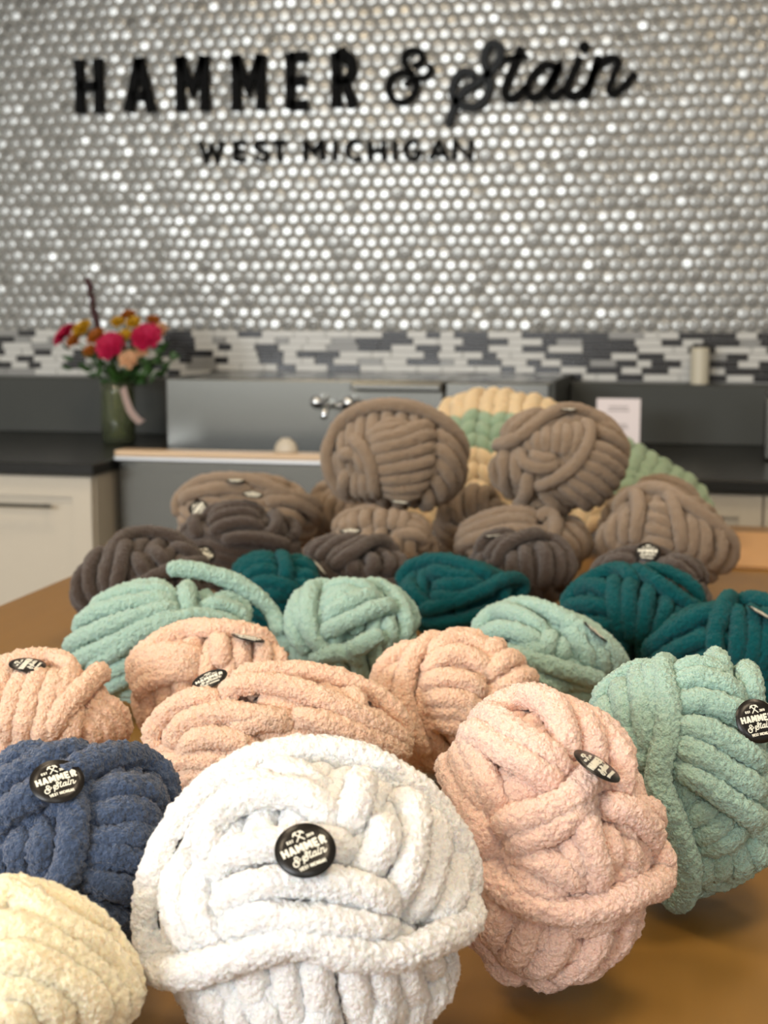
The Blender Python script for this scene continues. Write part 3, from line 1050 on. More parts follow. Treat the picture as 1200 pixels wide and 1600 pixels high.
def tube_arrays(ball, P, seed, rmul=1.0, cull=True, fuzz=1.0, tuftmul=1.0, res=None):
    """displaced chenille tube -> verts (n,3), quads (m,4)"""
    sr = ball.sr * rmul
    res = res or ball.res
    nr = max(10, int(2 * math.pi * sr / res))
    T = np.gradient(P, axis=0)
    T /= np.linalg.norm(T, axis=1)[:, None] + 1e-12
    N = P - ball.c
    N = N - T * np.sum(N * T, 1)[:, None]
    N /= np.linalg.norm(N, axis=1)[:, None] + 1e-12
    Bn = np.cross(T, N)
    s = np.concatenate([[0], np.cumsum(np.linalg.norm(np.diff(P, axis=0), axis=1))])
    tot = s[-1]
    # rounded ends
    ed = np.minimum(s, tot - s)
    prof = np.sqrt(np.clip(1 - (1 - np.clip(ed / (sr * .9), 0, 1)) ** 2, 0.0, 1))
    wob = 1 + 0.09 * vnoise(P / .022 + seed * 7.1, seed)
    r = sr * prof * wob
    th = np.arange(nr) * 2 * math.pi / nr
    D = N[:, None, :] * np.cos(th)[None, :, None] + Bn[:, None, :] * np.sin(th)[None, :, None]
    V = P[:, None, :] + D * (r[:, None, None])
    Vf = V.reshape(-1, 3)
    Df = D.reshape(-1, 3)
    q = Vf + seed * 0.37
    n1 = vnoise(q / .0038, seed + 1)
    n2 = vnoise(q / .0019, seed + 2)
    disp = fuzz * ball.fz * (0.0026 * (np.sqrt(np.abs(n1)) - .55) + 0.0008 * n2)
    pr = np.repeat(prof, nr)
    Vf = Vf + Df * (disp * pr)[:, None]
    n = len(P)
    i = np.arange(n - 1)[:, None] * nr
    k = np.arange(nr)[None, :]
    kn = (k + 1) % nr
    F = np.stack([i + k, i + kn, i + nr + kn, i + nr + k], 2)
    if cull:
        keep = (np.cos(th) > -0.55) | (np.cos(np.roll(th, -1)) > -0.55)
        F = F[:, keep]
    # pile tufts: small pointed fibres rooted on the strand's own vertices
    rg = np.random.default_rng(seed * 131 + 7)
    ks = np.where(np.cos(th) > -0.35)[0]
    m = int(ball.tuft * tot * sr * 4.0 * tuftmul)
    if m > 0:
        ii = rg.integers(1, n - 1, m)
        kk = rg.choice(ks, m)
        vi = ii * nr + kk
        p0 = Vf[vi]
        tg = np.cross(Df[vi], rg.normal(0, 1, (m, 3)))
        tg /= np.linalg.norm(tg, axis=1)[:, None] + 1e-9
        dirs = Df[vi] * .62 + tg * .8
        side = np.cross(tg, Df[vi])          # leaning pile: each fibre's face looks outward
        ln = ball.tl * rg.uniform(.5, 1.2, m)[:, None]
        p1 = p0 + side * ball.tl * .27
        p2 = p0 + side * ball.tl * .13 + dirs * ln
        base_i = len(Vf)
        Vf = np.concatenate([Vf, p1, p2])
        T3 = np.stack([vi, base_i + np.arange(m), base_i + m + np.arange(m)], 1)
    else:
        T3 = np.zeros((0, 3), int)
    return Vf, F.reshape(-1, 4), T3


def mesh_from(name, parts, origin, material, base_z):
    off, FF, TT = 0, [], []
    for v, f, t3 in parts:
        FF.append(f + off)
        TT.append(t3 + off)
        off += len(v)
    V = np.concatenate([p[0] for p in parts])
    F = np.concatenate(FF)
    T3 = np.concatenate(TT)
    used = np.zeros(len(V), bool)
    used[F.ravel()] = True
    used[T3.ravel()] = True
    idx = np.cumsum(used) - 1
    V = V[used]
    F, T3 = idx[F], idx[T3]
    V[:, 2] = np.maximum(V[:, 2], base_z + 0.0012)
    V = V - origin
    me = bpy.data.meshes.new(name)
    me.vertices.add(len(V))
    me.vertices.foreach_set('co', V.astype(np.float32).ravel())
    li = np.concatenate([F.ravel(), T3.ravel()]).astype(np.int32)
    me.loops.add(len(li))
    me.loops.foreach_set('vertex_index', li)
    me.polygons.add(len(F) + len(T3))
    me.polygons.foreach_set('loop_start', np.concatenate([np.arange(len(F)) * 4, F.size + np.arange(len(T3)) * 3]).astype(np.int32))
    sm = np.ones(len(F) + len(T3), bool)
    me.polygons.foreach_set('use_smooth', sm)
    me.update(calc_edges=True)
    if len(T3):
        nv = np.empty(len(V) * 3, np.float32)
        me.vertex_normals.foreach_get('vector', nv)
        nv = nv.reshape(-1, 3)
        nv[T3[:, 1]] = nv[T3[:, 0]]
        nv[T3[:, 2]] = nv[T3[:, 0]]
        me.normals_split_custom_set_from_vertices(nv)
    me.materials.append(material)
    TRI[0] += 2 * len(F) + len(T3)
    return me


TRI = [0]
SEED = [1]


def parse(s, fx):
    return [fx(*map(float, p.split(','))) for p in s.split()]


def crop(x0, y0, k):
    return lambda x, y: (x0 + x / k, y0 + y / k)


def make_ball(label, mk, ball, fx=None, base=(1, 0, .15), wraps=(), stickers=(), seed=0, base_res=None, core=True, group=None):
    root = thing('yarn_ball', label, 'yarn ball', (ball.c[0], ball.c[1], TABLE + ball.lift), group)
    origin = np.array(root.location)
    rs = random.Random(seed)

    def emit(name, strands, joined=False):
        parts = []
        for P, rm_, cull, res in strands:
            SEED[0] += 1
            parts.append(tube_arrays(ball, P, SEED[0] % 97, rm_, cull, res=res, tuftmul=.4 if joined else 1.0))
        for grp in ([parts] if joined else [[p] for p in parts]):
            link(name, mesh_from(name, grp, origin, M[mk], TABLE), None, root)

    # inner windings: full rings of an even lay, whole ball
    lowres = base_res or ball.res * 1.5
    rings = []
    ax = np.array(base, float)
    ax /= np.linalg.norm(ax)
    rings = ring_set(ball, ax, -0.93, 0.93, 0.6, rs, lowres)
    emit('inner_winding', rings, True)
    if core:
        b = bmesh.new()
        bmesh.ops.create_icosphere(b, subdivisions=3, radius=1.0)
        rd = ball.radii(0.1)
        for v in b.verts:
            p = (np.array(v.co) * rd) @ ball.B + ball.c
            p[2] = max(p[2], TABLE + .003)
            v.co = p - origin
        obj('yarn_core', b, M[mk], root, smooth=True)
    for w in wraps:
        kind = w[0]
        if kind == 'ring':           # ('ring', axis, h0, h1, L [, t0, t1])
            ax = np.array(w[1], float)
            ax /= np.linalg.norm(ax)
            t0, t1 = (w[5], w[6]) if len(w) > 5 else (None, None)
            emit('yarn_strand', ring_set(ball, ax, w[2], w[3], w[4], rs, None, t0, t1))
            continue
        if kind == 'fan':            # ('fan', A, B, n, L)
            A = np.array([ball.hit(*p) for p in parse(w[1], fx)])
            Bq = np.array([ball.hit(*p) for p in parse(w[2], fx)])
            A, Bq = path_dirs(A, 10), path_dirs(Bq, 10)
            m = max(len(A), len(Bq))
            rsmp = lambda X: np.stack([np.interp(np.linspace(0, 1, m), np.linspace(0, 1, len(X)), X[:, k]) for k in range(3)], 1)
            A, Bq = rsmp(A), rsmp(Bq)
            out = []
            for i in range(w[3]):
                t = i / max(1, w[3] - 1)
                D = A * (1 - t) + Bq * t + np.array([rs.gauss(0, .012) for _ in range(3)])
                out.append((strand(ball, D, w[4] + rs.uniform(-.12, .12)), 1.0, True, None))
            emit('yarn_strand', out)
            continue
        # ('s', L, 'pts', 'pts', ...) plain strands in one wrap; 'tail' keeps its free end
        out = []
        for sdef in w[2:]:
            ctrl = np.array([ball.hit(*p) for p in parse(sdef, fx)])
            D = path_dirs(ctrl, 12)
            dv = {'s': (True, True), 'tail': (True, False), 'band': (True, True), 'free': (False, False)}[kind]
            out.append((strand(ball, D, w[1], dive=dv), 1.0, kind != 'free' and kind != 'tail', None))
        emit({'tail': 'yarn_tail', 'free': 'loose_strand'}.get(kind, 'yarn_strand'), out)
    for (px, py, nx, ny, nz, ang) in stickers:
        u = ball.hit(px, py, 2.6)
        p = ball.world(u, 4.7)[0]
        # normal given in view axes: right, up in picture, towards camera
        vd = CAM - p
        vd /= np.linalg.norm(vd)
        rr = np.cross(upv, vd)
        rr /= np.linalg.norm(rr)
        uu = np.cross(vd, rr)
        nrm = rr * nx + uu * ny + vd * nz
        nrm /= np.linalg.norm(nrm)
        # shift along the ray-perpendicular so that it shows at the wanted pixel
        d = ray(px, py)
        p = CAM + d * ((p - CAM) @ fwd)
        a = math.radians(ang)
        xd = rr * math.cos(a) + uu * math.sin(a)
        xd = xd - nrm * (xd @ nrm)
        xd /= np.linalg.norm(xd)
        yd = np.cross(nrm, xd)
        mt = Matrix([[xd[k], yd[k], nrm[k], p[k] - origin[k]] for k in range(3)] + [[0, 0, 0, 1]])
        s = link('sticker', ST_DISC, None, root)
        s.matrix_local = mt
        s['label'] = 'round glossy black sticker with white lettering'
        link('lettering', ST_TEXT, None, s)
    return root


def ring_set(ball, ax, h0, h1, L, rs, res, t0=None, t1=None):
    rd = ball.radii(L)
    # spacing in sphere space
    mean = float(np.mean(rd))
    step = 1.72 * ball.sr / mean
    a0, a1 = math.asin(max(-.99, h0)), math.asin(min(.99, h1))
    n = max(1, int(round((a1 - a0) / step)))
    up = np.array([0, 1.0, 0]) if abs(ax[1]) < .9 else np.array([0, 0, 1.0])
    e1 = np.cross(up, ax)
    e1 /= np.linalg.norm(e1)
    e2 = np.cross(ax, e1)
    out = []
    for i in range(n + 1):
        a = a0 + (a1 - a0) * i / n + rs.uniform(-.1, .1) * step
        jx = np.array([rs.gauss(0, .03) for _ in range(3)])
        axx = ax + jx
        axx /= np.linalg.norm(axx)
        closed = t0 is None
        if closed:
            off = rs.uniform(0, 360)
            ts = np.radians(np.linspace(off, off + 360, 72))
        else:
            ts = np.radians(np.linspace(t0 + rs.uniform(-8, 8), t1 + rs.uniform(-8, 8), 60))
        D = math.sin(a) * axx[None] + math.cos(a) * (np.cos(ts)[:, None] * e1 + np.sin(ts)[:, None] * e2)
        P = strand(ball, D, L + rs.uniform(-.1, .1), closed=closed)
        if len(P) > 10:
            if res and res > ball.res:
                P = P[::max(1, int(round(res / ball.res)))]
            out.append((P, 1.0, True, res))
    return out


# BALLS BEGIN
S_, T_, FR = 's', 'tail', 'free'
NR, MD, FA = 0.00140, 0.0018, 0.0034          # mesh pitch: near, middle, far balls

# --- white, front
make_ball('white chunky yarn ball with a round black sticker, foremost in the middle', 'white',
    Ball(486, .895, .1035, .105, .1, sr=.0100, res=NR), crop(200, 1130, 2.069), base=(1, .1, .3), seed=1, wraps=[
    ('fan', '205,800 225,900 260,980', '1090,720 1085,840 1060,970', 10, 1.3),
    (S_, 2.52, '130,800 70,690 50,570 75,450 150,320 280,180 430,85 600,55 760,95 910,150 1040,230 1125,360 1150,500 1110,600'),
    (S_, 2.57, '55,690 110,775 200,795 320,765 450,720 580,700 700,735 850,745 980,695 1080,630 1145,530'),
    (S_, 2.0, '330,200 420,130 520,105 640,105 780,130 900,175 1000,250 1060,330'),
    (S_, 2.3, '235,420 270,330 350,265 450,235 560,240 640,290 650,330', '250,480 370,420 500,395 620,390 740,410', '275,590 390,535 520,515 660,520 800,560 880,600', '300,665 440,625 600,640 750,655 880,665'),
    (S_, 1.6, '310,215 420,185 530,200', '400,155 480,145 600,175 640,210', '690,190 640,180 560,150'),
    (S_, 2.5, '755,165 740,250 705,340', '830,300 815,400 760,485', '890,230 915,330 895,470 860,590'),
    (S_, 1.9, '975,270 995,400 975,520 930,630', '1050,300 1075,420 1060,530 1000,640'),
    (S_, 1.9, '190,400 150,530 170,650 230,750', '245,440 215,560 240,660 290,710'),
    ], stickers=[(477, 1327, 0, .50, .86, 27)])

# --- blush, front right
make_ball('pale pink chunky yarn ball with an edge-on sticker, right of the white ball', 'blush',
    Ball(850, 1.008, .0865, .107, .088, sr=.0102, res=NR), crop(640, 1060, 2.79), base=(.5, .2, .8), seed=2, wraps=[
    ('fan', '400,950 370,1080 310,1200', '1060,960 960,1150 800,1310', 6, 1.3),
    ('fan', '300,1230 420,1310 560,1350', '640,1340 760,1310 900,1240', 3, 1.4),
    (S_, 2.48, '330,790 380,880 460,940 570,985 710,1005 850,975 980,920 1080,850 1140,770 1110,690'),
    (S_, 2.1, '130,240 165,350 235,510 305,650 335,800', '235,230 290,340 345,470 375,600', '160,200 230,330 290,470 345,620'),
    (S_, 2.5, '185,190 260,110 380,65 500,75 600,130 660,220 700,330', '220,180 330,185 450,250 570,320 690,390', '225,225 330,275 450,350 560,410 660,455'),
    (S_, 2.0, '560,70 680,130 780,240 850,350', '640,120 780,180 880,280 940,400 970,500', '700,130 830,210 920,320 970,430'),
    (S_, 2.43, '360,650 440,630 560,590 680,540 760,470 800,410 870,440'),
    (S_, 2.3, '420,730 520,700 640,650 740,560 800,490'),
    (S_, 2.3, '775,540 765,640 790,760 825,870 835,940', '690,700 720,790 770,880'),
    (S_, 2.0, '450,790 560,790 680,850 780,920', '410,850 540,910 700,945'),
    (S_, 2.0, '840,540 960,580 1040,650 1080,740', '870,640 885,760 905,850', '940,700 970,770 1010,830', '980,560 1060,600 1100,680'),
    (S_, 1.2, '330,490 420,470 520,470 620,510', '400,540 480,510 580,530', '860,900 950,860 1050,780'),
    ], stickers=[(934, 1195, .50, .81, .30, 57)])

# --- mint, right
make_ball('large mint yarn ball with a sticker, cut by the right edge', 'mint',
    Ball(1072, 1.16, .0965, .102, .09, sr=.0102, res=NR), crop(840, 1000, 3.333), base=(1, .3, .5), seed=3, wraps=[
    (S_, 2.48, '670,75 650,190 680,330 685,450 665,560 640,660 640,760 690,880 740,1000 780,1120 790,1220 740,1330 640,1430'),
    (S_, 2.2, '520,140 540,260 560,370 570,480 600,590', '440,230 460,350 485,480', '350,320 385,410 410,490', '600,130 610,260 630,380 640,500'),
    (S_, 2.3, '640,100 560,135 440,185 320,260 220,360'),
    (S_, 1.7, '370,500 480,510 610,560', '440,590 540,600 630,640', '280,400 330,450 400,500', '520,680 580,700 640,720'),
    ('fan', '690,200 800,165 910,180 1020,230', '700,640 850,730 1000,835 1180,960', 6, 2.3),
    (S_, 1.8, '740,980 850,910 950,870', '780,1060 900,1000 1040,920', '820,1110 960,1060 1120,980', '740,880 790,830 850,790'),
    ('fan', '850,1130 860,1220 850,1300', '1300,960 1330,1050 1320,1130', 6, 1.5),
    (T_, 2.8, '1160,330 1090,270 1050,200 1030,120', '960,200 900,130 850,100'),
    ], stickers=[(1184, 1126, .42, .28, .86, 17)])

# --- navy, left
make_ball('navy blue yarn ball with a round sticker, left behind the cream ball', 'navy',
    Ball(117, .978, .0915, .0965, .078, sr=.0100, res=NR * 1.15), crop(0, 1130, 3), base=(1, .2, .4), seed=4, wraps=[
    (S_, 2.34, '-60,520 60,415 180,340 300,270 420,205 560,170 700,165 820,195 900,270 880,330'),
    (S_, 2.2, '-80,360 60,270 200,200 330,140 450,130', '-80,270 60,190 170,120 260,100', '-60,190 60,120 150,110'),
    ('ring', (1, .1, -.2), -.4, .75, 1.1, 30, 150),
    (S_, 2.1, '420,340 560,310 680,320 790,360', '410,440 540,410 660,425 770,480', '400,520 520,545 640,525 760,540', '380,610 520,610 640,640 760,640', '370,700 500,750 640,790 760,800'),
    (S_, 2.0, '-20,470 -40,600 -20,720', '90,470 75,600 70,720', '215,420 200,540 180,720'),
    (S_, 2.34, '340,310 350,430 335,560 325,660 270,770 180,820'),
    (S_, 1.9, '280,840 430,880 560,930 680,1010', '280,930 420,980 600,1060', '-60,760 60,800 200,900'),
    ('fan', '200,1000 300,1120 340,1400', '640,1000 660,1150 660,1400', 4, 1.6),
    ], stickers=[(89, 1219, 0, .62, .78, 22)])

# --- cream, front left corner
make_ball('cream yarn ball in the bottom left corner, cut by the frame', 'cream',
    Ball(-60, .812, .100, .080, .080, sr=.0112, res=NR), crop(0, 1130, 3), base=(.4, 1, .3), seed=5, wraps=[
    (S_, 2.34, '-120,740 40,725 190,820 330,920 470,985 545,1080 570,1200 620,1320 660,1420'),
    (S_, 2.3, '-120,850 60,840 200,950 340,1030 480,1130 540,1250 590,1380'),
    (S_, 2.2, '-120,960 80,990 240,1090 390,1180 500,1290 560,1420'),
    (S_, 2.5, '-120,1130 60,1130 230,1190 360,1280 480,1420'),
    (S_, 2.1, '-120,1270 80,1250 240,1320 360,1430', '-120,1380 60,1360 200,1430'),
    ])

# --- blush row
make_ball('peach pink yarn ball at the left edge with a flat sticker on top', 'peach_yarn',
    Ball(62, 1.385, .088, .076, .075, sr=.0105, res=MD), crop(0, 1000, 5), base=(1, 0, .2), seed=6, wraps=[
    (S_, 2.3, '-300,160 -100,110 100,100 250,115 400,165 530,215 620,290'),
    ('fan', '-250,230 -330,450 -380,700', '330,210 240,450 150,800', 6, 2.0),
    (S_, 2.2, '450,240 380,450 340,640 300,850', '580,230 500,360 450,500 400,700', '600,460 560,620 520,850'),
    (T_, 2.8, '360,760 470,570 600,430 700,330 810,250'),
    ('fan', '740,420 860,540 950,680 1030,850', '610,600 700,700 780,850', 4, 2.0),
    ], stickers=[(43, 1037, .05, .93, .36, 80)])
make_ball('peach pink yarn ball half hidden behind the pink ball with the tilted sticker', 'peach_yarn',
    Ball(336, 1.50, .0985, .079, .066, sr=.0105, res=MD), crop(80, 870, 3.333), base=(1, .2, .4), seed=7, wraps=[
    (S_, 2.4, '350,640 360,560 430,470 560,415 700,385 820,390 950,400 1080,430 1180,480'),
    ('fan', '380,610 480,540 620,500 760,490', '420,720 520,640 640,600 740,580', 4, 2.0),
    ('fan', '860,400 880,470 890,560', '1150,460 1180,540 1190,620', 4, 2.2),
    ], stickers=[(388, 995, .2, .95, .16, -12)])
make_ball('peach pink yarn ball with a tilted oval-looking sticker, behind the white ball', 'peach_yarn',
    Ball(434, 1.335, .124, .076, .066, sr=.0105, res=MD), crop(0, 950, 1.818), base=(.2, 1, .2), seed=8, wraps=[
    (S_, 2.39, '640,200 700,170 800,160 900,170 1010,200 1100,255 1150,340 1170,420'),
    (S_, 2.4, '620,235 770,225 900,260 1010,310 1110,360 1170,430', '830,300 940,335 1050,375 1150,430'),
    (S_, 2.2, '410,420 420,350 500,285 620,240', '480,400 510,340 620,300 720,310 830,330', '500,420 570,370 660,375 740,410', '640,350 730,325 830,310'),
    (S_, 2.34, '990,230 1010,290 1030,340'),
    (S_, 1.9, '440,440 560,430 700,440 860,460', '470,480 620,470 800,480', '860,380 960,420 1060,470'),
    ], stickers=[(327, 1060, -.34, .85, .42, 22)])
make_ball('peach pink yarn ball without a sticker, in front of two mint balls', 'peach_yarn',
    Ball(708, 1.46, .0915, .078, .08, sr=.0105, res=MD), crop(600, 950, 2), base=(.8, .2, .6), seed=9, wraps=[
    (S_, 2.34, '190,85 120,130 75,200 65,290 90,370 130,460'),
    (S_, 2.2, '120,90 40,140 -20,200 -60,260', '70,170 20,230 0,330 40,430', '-20,230 -30,310 0,400'),
    ('fan', '150,120 260,100 340,130', '110,290 200,285 300,320', 5, 2.2),
    (S_, 2.5, '320,205 390,170 450,180', '360,250 430,220 495,235', '310,160 350,130 390,140'),
    (S_, 1.9, '120,320 220,320 330,350', '130,360 230,370 330,400'),
    ])

# --- mint row
make_ball('mint yarn ball at the left with a strand looped loose over its top', 'mint',
    Ball(262, 1.71, .121, .080, .075, sr=.0103, res=MD), crop(80, 870, 3.333), base=(.15, 1, .2), seed=10, wraps=[
    ('fan', '240,260 350,200 480,165 640,180', '70,500 120,555 330,455 690,300', 5, 2.4),
    (S_, 2.34, '190,600 310,510 450,420 600,350 760,315 900,345 1010,400'),
    (S_, 2.43, '745,120 700,190 715,300'),
    (S_, 2.3, '780,170 830,165 860,200', '780,245 900,260 990,320 1020,390', '860,200 960,240 1040,320'),
    (S_, 1.9, '230,650 330,590 450,540', '240,720 340,650 460,600'),
    (FR, 4.6, '590,150 670,95 800,85 920,130 1035,165 1065,260 1080,340 1100,430'),
    ])
make_ball('mint yarn ball in the middle with a cut strand end poking out', 'mint',
    Ball(546, 1.75, .0915, .079, .08, sr=.0103, res=MD), crop(400, 860, 4), base=(1, .1, .2), seed=11, wraps=[
    (S_, 2.39, '470,155 380,220 335,340 340,480 390,590 440,640'),
    (S_, 2.3, '290,260 245,380 250,520 300,640', '180,390 150,480 200,600', '350,190 300,280 290,400 310,540'),
    (S_, 2.0, '400,240 520,220 650,230 780,280', '400,290 500,275 620,270 700,290', '400,350 500,310 620,280'),
    (S_, 2.5, '410,520 560,455 700,390 870,345', '420,430 560,350 680,300 770,290'),
    (S_, 2.2, '640,165 800,230 900,350 930,480 910,590', '760,190 930,310 1020,430 1070,490', '860,420 830,500 840,620'),
    (T_, 3.3, '560,640 640,590 700,560 770,510'),
    (S_, 2.3, '340,700 450,645 590,640 660,720'),
    ])
make_ball('mint yarn ball right of the middle with a small dark sticker edge', 'mint',
    Ball(846, 1.655, .0985, .075, .08, sr=.0103, res=MD), crop(600, 760, 2), base=(.5, 1, .3), seed=12, wraps=[
    (S_, 2.34, '235,450 300,370 390,350 480,385 590,440 690,510 760,570'),
    (S_, 2.3, '270,445 350,400 440,415 510,450', '290,480 370,450 450,470 500,500', '520,450 510,500 490,540', '560,470 560,540'),
    ('fan', '560,420 610,490 660,570', '660,450 720,520 770,590', 4, 2.1),
    (S_, 2.4, '300,500 400,525 520,560 620,590 690,610'),
    (S_, 2.0, '360,560 480,600 580,640', '420,480 470,510 530,540'),
    ], stickers=[(932, 986, .62, .72, .12, -38)])

# --- teal row
make_ball('dark teal yarn ball farthest left of the teal ones', 'teal',
    Ball(430, 2.08, .087, .067, .075, sr=.0103, res=MD * 1.15), crop(230, 730, 3.871), base=(.2, 1, .2), seed=13, wraps=[
    ('fan', '430,620 560,540 680,510 790,520', '560,700 640,640 720,620 790,620', 4, 2.1),
    (S_, 2.34, '800,500 830,580 840,700'),
    ('fan', '860,520 960,540 1050,610', '880,700 960,720 1040,720', 4, 2.0),
    (S_, 2.4, '600,720 720,700 830,720 930,760'),
    (S_, 2.0, '650,780 760,760 880,800'),
    ], stickers=[(500, 886, .75, .62, .1, -40)])
make_ball('dark teal yarn ball in the middle, between mint and brown balls', 'teal',
    Ball(716, 2.05, .103, .068, .075, sr=.0103, res=MD * 1.15), crop(600, 760, 2), base=(1, .2, .3), seed=14, wraps=[
    ('fan', '40,250 60,220 90,215', '310,300 330,270 340,250', 7, 1.8),
    (S_, 2.4, '20,300 80,250 170,235 270,260 350,290', '70,290 100,340 130,380'),
    (S_, 2.2, '130,260 220,280 310,290', '150,310 230,310 320,300', '140,340 220,350 300,330'),
    (S_, 2.39, '100,390 200,365 300,330 370,295 430,300 460,350'),
    (S_, 2.2, '110,420 220,420 330,390 430,370'),
    ])
make_ball('dark teal yarn ball right of the middle with two strands slanting over its top', 'teal',
    Ball(992, 1.87, .0985, .075, .08, sr=.0103, res=MD * 1.1), crop(600, 760, 2), base=(1, 0, .2), seed=15, wraps=[
    (S_, 2.4, '550,400 570,330 640,270 720,265 790,300'),
    ('fan', '720,280 720,380 740,480', '930,370 900,450 860,520', 5, 2.1),
    (S_, 2.57, '795,225 880,270 960,330 1040,375', '760,265 850,310 940,370 1000,410'),
    (S_, 2.2, '590,330 650,310 710,330', '560,390 640,370 710,380', '560,430 640,430 720,440', '600,470 680,480 760,520'),
    ])
make_ball('dark teal yarn ball at the right edge, before the brown ball', 'teal',
    Ball(1140, 1.70, .1025, .0745, .08, sr=.0103, res=MD * 1.1), crop(600, 760, 2), base=(.2, 1, .2), seed=16, wraps=[
    (S_, 2.43, '1090,330 1060,390 1035,470 1040,560'),
    ('fan', '1100,370 1110,450 1100,560', '1300,430 1290,520 1270,600', 6, 2.1),
    (S_, 2.3, '800,550 880,470 990,410 1060,380', '830,590 920,510 1030,460', '900,620 970,560 1040,530'),
    (S_, 2.5, '1100,350 1200,380 1280,430'),
    ], stickers=[(1190, 957, .5, .85, .1, -20)])

# --- dark brown row
make_ball('dark brown yarn ball farthest left on the table, with a golden glinting sticker', 'brown',
    Ball(226, 2.07, .105, .082, .085, sr=.0105, res=FA), crop(60, 700, 2), base=(1, .2, .3), seed=17, wraps=[
    ('fan', '130,400 110,480 130,560', '260,260 220,350 210,460', 4, 2.1),
    (S_, 2.5, '230,330 300,270 400,260 500,290', '280,290 260,380 240,480'),
    (S_, 2.2, '300,320 320,370 350,420', '360,300 380,340 420,380', '420,290 470,330 540,340'),
    (S_, 2.34, '170,520 260,460 350,410 450,370 560,350'),
    (S_, 2.1, '420,270 520,290 600,310', '480,340 560,330 620,330'),
    ], stickers=[(318, 866, .1, .62, .78, -25)])
make_ball('dark brown yarn ball with two stickers, before the lowest left tan ball', 'brown',
    Ball(372, 2.38, .118, .080, .085, sr=.0110, res=FA), crop(230, 730, 3.871), base=(.2, 1, .2), seed=18, wraps=[
    (S_, 2.4, '240,240 360,190 500,180 640,190 760,230'),
    (S_, 2.2, '370,300 480,240 620,230 700,260', '360,400 480,350 620,340 720,360', '350,340 470,290 600,280 700,290'),
    (S_, 2.5, '310,300 290,360 300,430', '760,250 780,330 740,420', '820,270 880,340 900,430'),
    (S_, 2.4, '440,440 600,430 760,450 880,480'),
    (S_, 2.0, '240,290 200,350 190,410', '140,340 150,390'),
    ], stickers=[(311, 795, 0, .55, .83, 60), (395, 772, .1, .9, .35, 8)])
make_ball('dark brown yarn ball in the middle left with slanting strands, behind teal', 'brown',
    Ball(548, 2.19, .100, .071, .08, sr=.0110, res=FA), crop(440, 600, 3.75), base=(.6, .6, .4), seed=19, wraps=[
    ('fan', '30,960 150,870 300,830', '250,1060 400,960 560,900', 4, 2.2),
    (S_, 2.5, '280,1080 420,1000 560,930 660,920 720,1010'),
    ('fan', '430,1020 420,1080 420,1130', '700,960 710,1040 700,1120', 4, 2.0),
    ], stickers=[(548, 829, 0, .95, .22, 0)])
make_ball('dark brown yarn ball right of the middle with one strand arched over', 'brown',
    Ball(810, 2.22, .0945, .074, .08, sr=.0110, res=FA), crop(680, 590, 2.4), base=(1, 0, .3), seed=20, wraps=[
    ('fan', '90,630 200,570 300,550', '170,680 240,620 330,590', 3, 2.1),
    (S_, 2.39, '220,710 260,640 340,600 430,590'),
    ('fan', '290,640 290,720 300,800', '480,610 500,700 480,790', 5, 2.1),
    (S_, 2.3, '400,560 460,600 500,680 500,770'),
    ], stickers=[(770, 834, -.1, .95, .25, 5)])
make_ball('dark brown yarn ball at the right with a glinting sticker, behind the teal balls', 'brown',
    Ball(1014, 2.05, .099, .0715, .08, sr=.0110, res=FA), crop(680, 590, 2.4), base=(.8, .6, .2), seed=21, wraps=[
    (S_, 2.4, '560,760 640,690 740,640 830,630 920,650'),
    ('fan', '860,660 940,700 1010,760', '800,700 880,760 960,820', 3, 2.1),
    (S_, 2.1, '600,720 700,680 760,670', '880,640 980,690 1050,780'),
    ], stickers=[(1012, 862, 0, .62, .78, -5)])

# --- tan, lower layer
make_ball('tan yarn ball lowest at the left, behind the brown ball with two stickers', 'tan',
    Ball(388, 2.62, .142, .097, .085, sr=.0115, res=FA), crop(230, 730, 3.871), base=(.3, 1, .2), seed=22, wraps=[
    (S_, 2.4, '110,300 150,200 300,110 480,75 640,90 800,150 900,200'),
    (S_, 2.2, '180,220 320,150 480,130 640,140', '720,200 850,200 980,260 1050,330', '780,260 880,300 960,370', '700,130 860,170 1000,220 1090,290'),
    ], stickers=[(368, 750, 0, .95, .2, 0)])
make_ball('tan yarn ball in the middle under the left stacked ball', 'tan',
    Ball(596, 2.37, .107, .079, .08, sr=.0112, res=FA), crop(440, 600, 3.75), base=(.9, .1, .3), seed=23, wraps=[
    (S_, 2.34, '230,840 320,760 420,700 520,680 610,690'),
    ('fan', '370,760 360,810 350,860', '730,740 720,800 720,860', 6, 2.1),
    ('fan', '690,720 820,760 950,860', '690,860 780,880 880,930', 4, 2.0),
    ], stickers=[(625, 784, .1, .97, .15, 0)])
make_ball('tan yarn ball right of the middle under the right stacked ball', 'tan',
    Ball(816, 2.40, .119, .081, .085, sr=.0112, res=FA), crop(680, 590, 2.4), base=(.3, 1, .2), seed=24, wraps=[
    ('fan', '60,610 150,540 280,505 400,510', '60,660 160,600 280,570 380,570', 3, 2.1),
    (S_, 2.4, '380,520 430,510 450,570 440,620'),
    (S_, 2.39, '490,520 530,515 560,550 600,590'),
    ('fan', '460,560 510,620 540,690', '520,530 580,610 600,690', 3, 2.0),
    ])
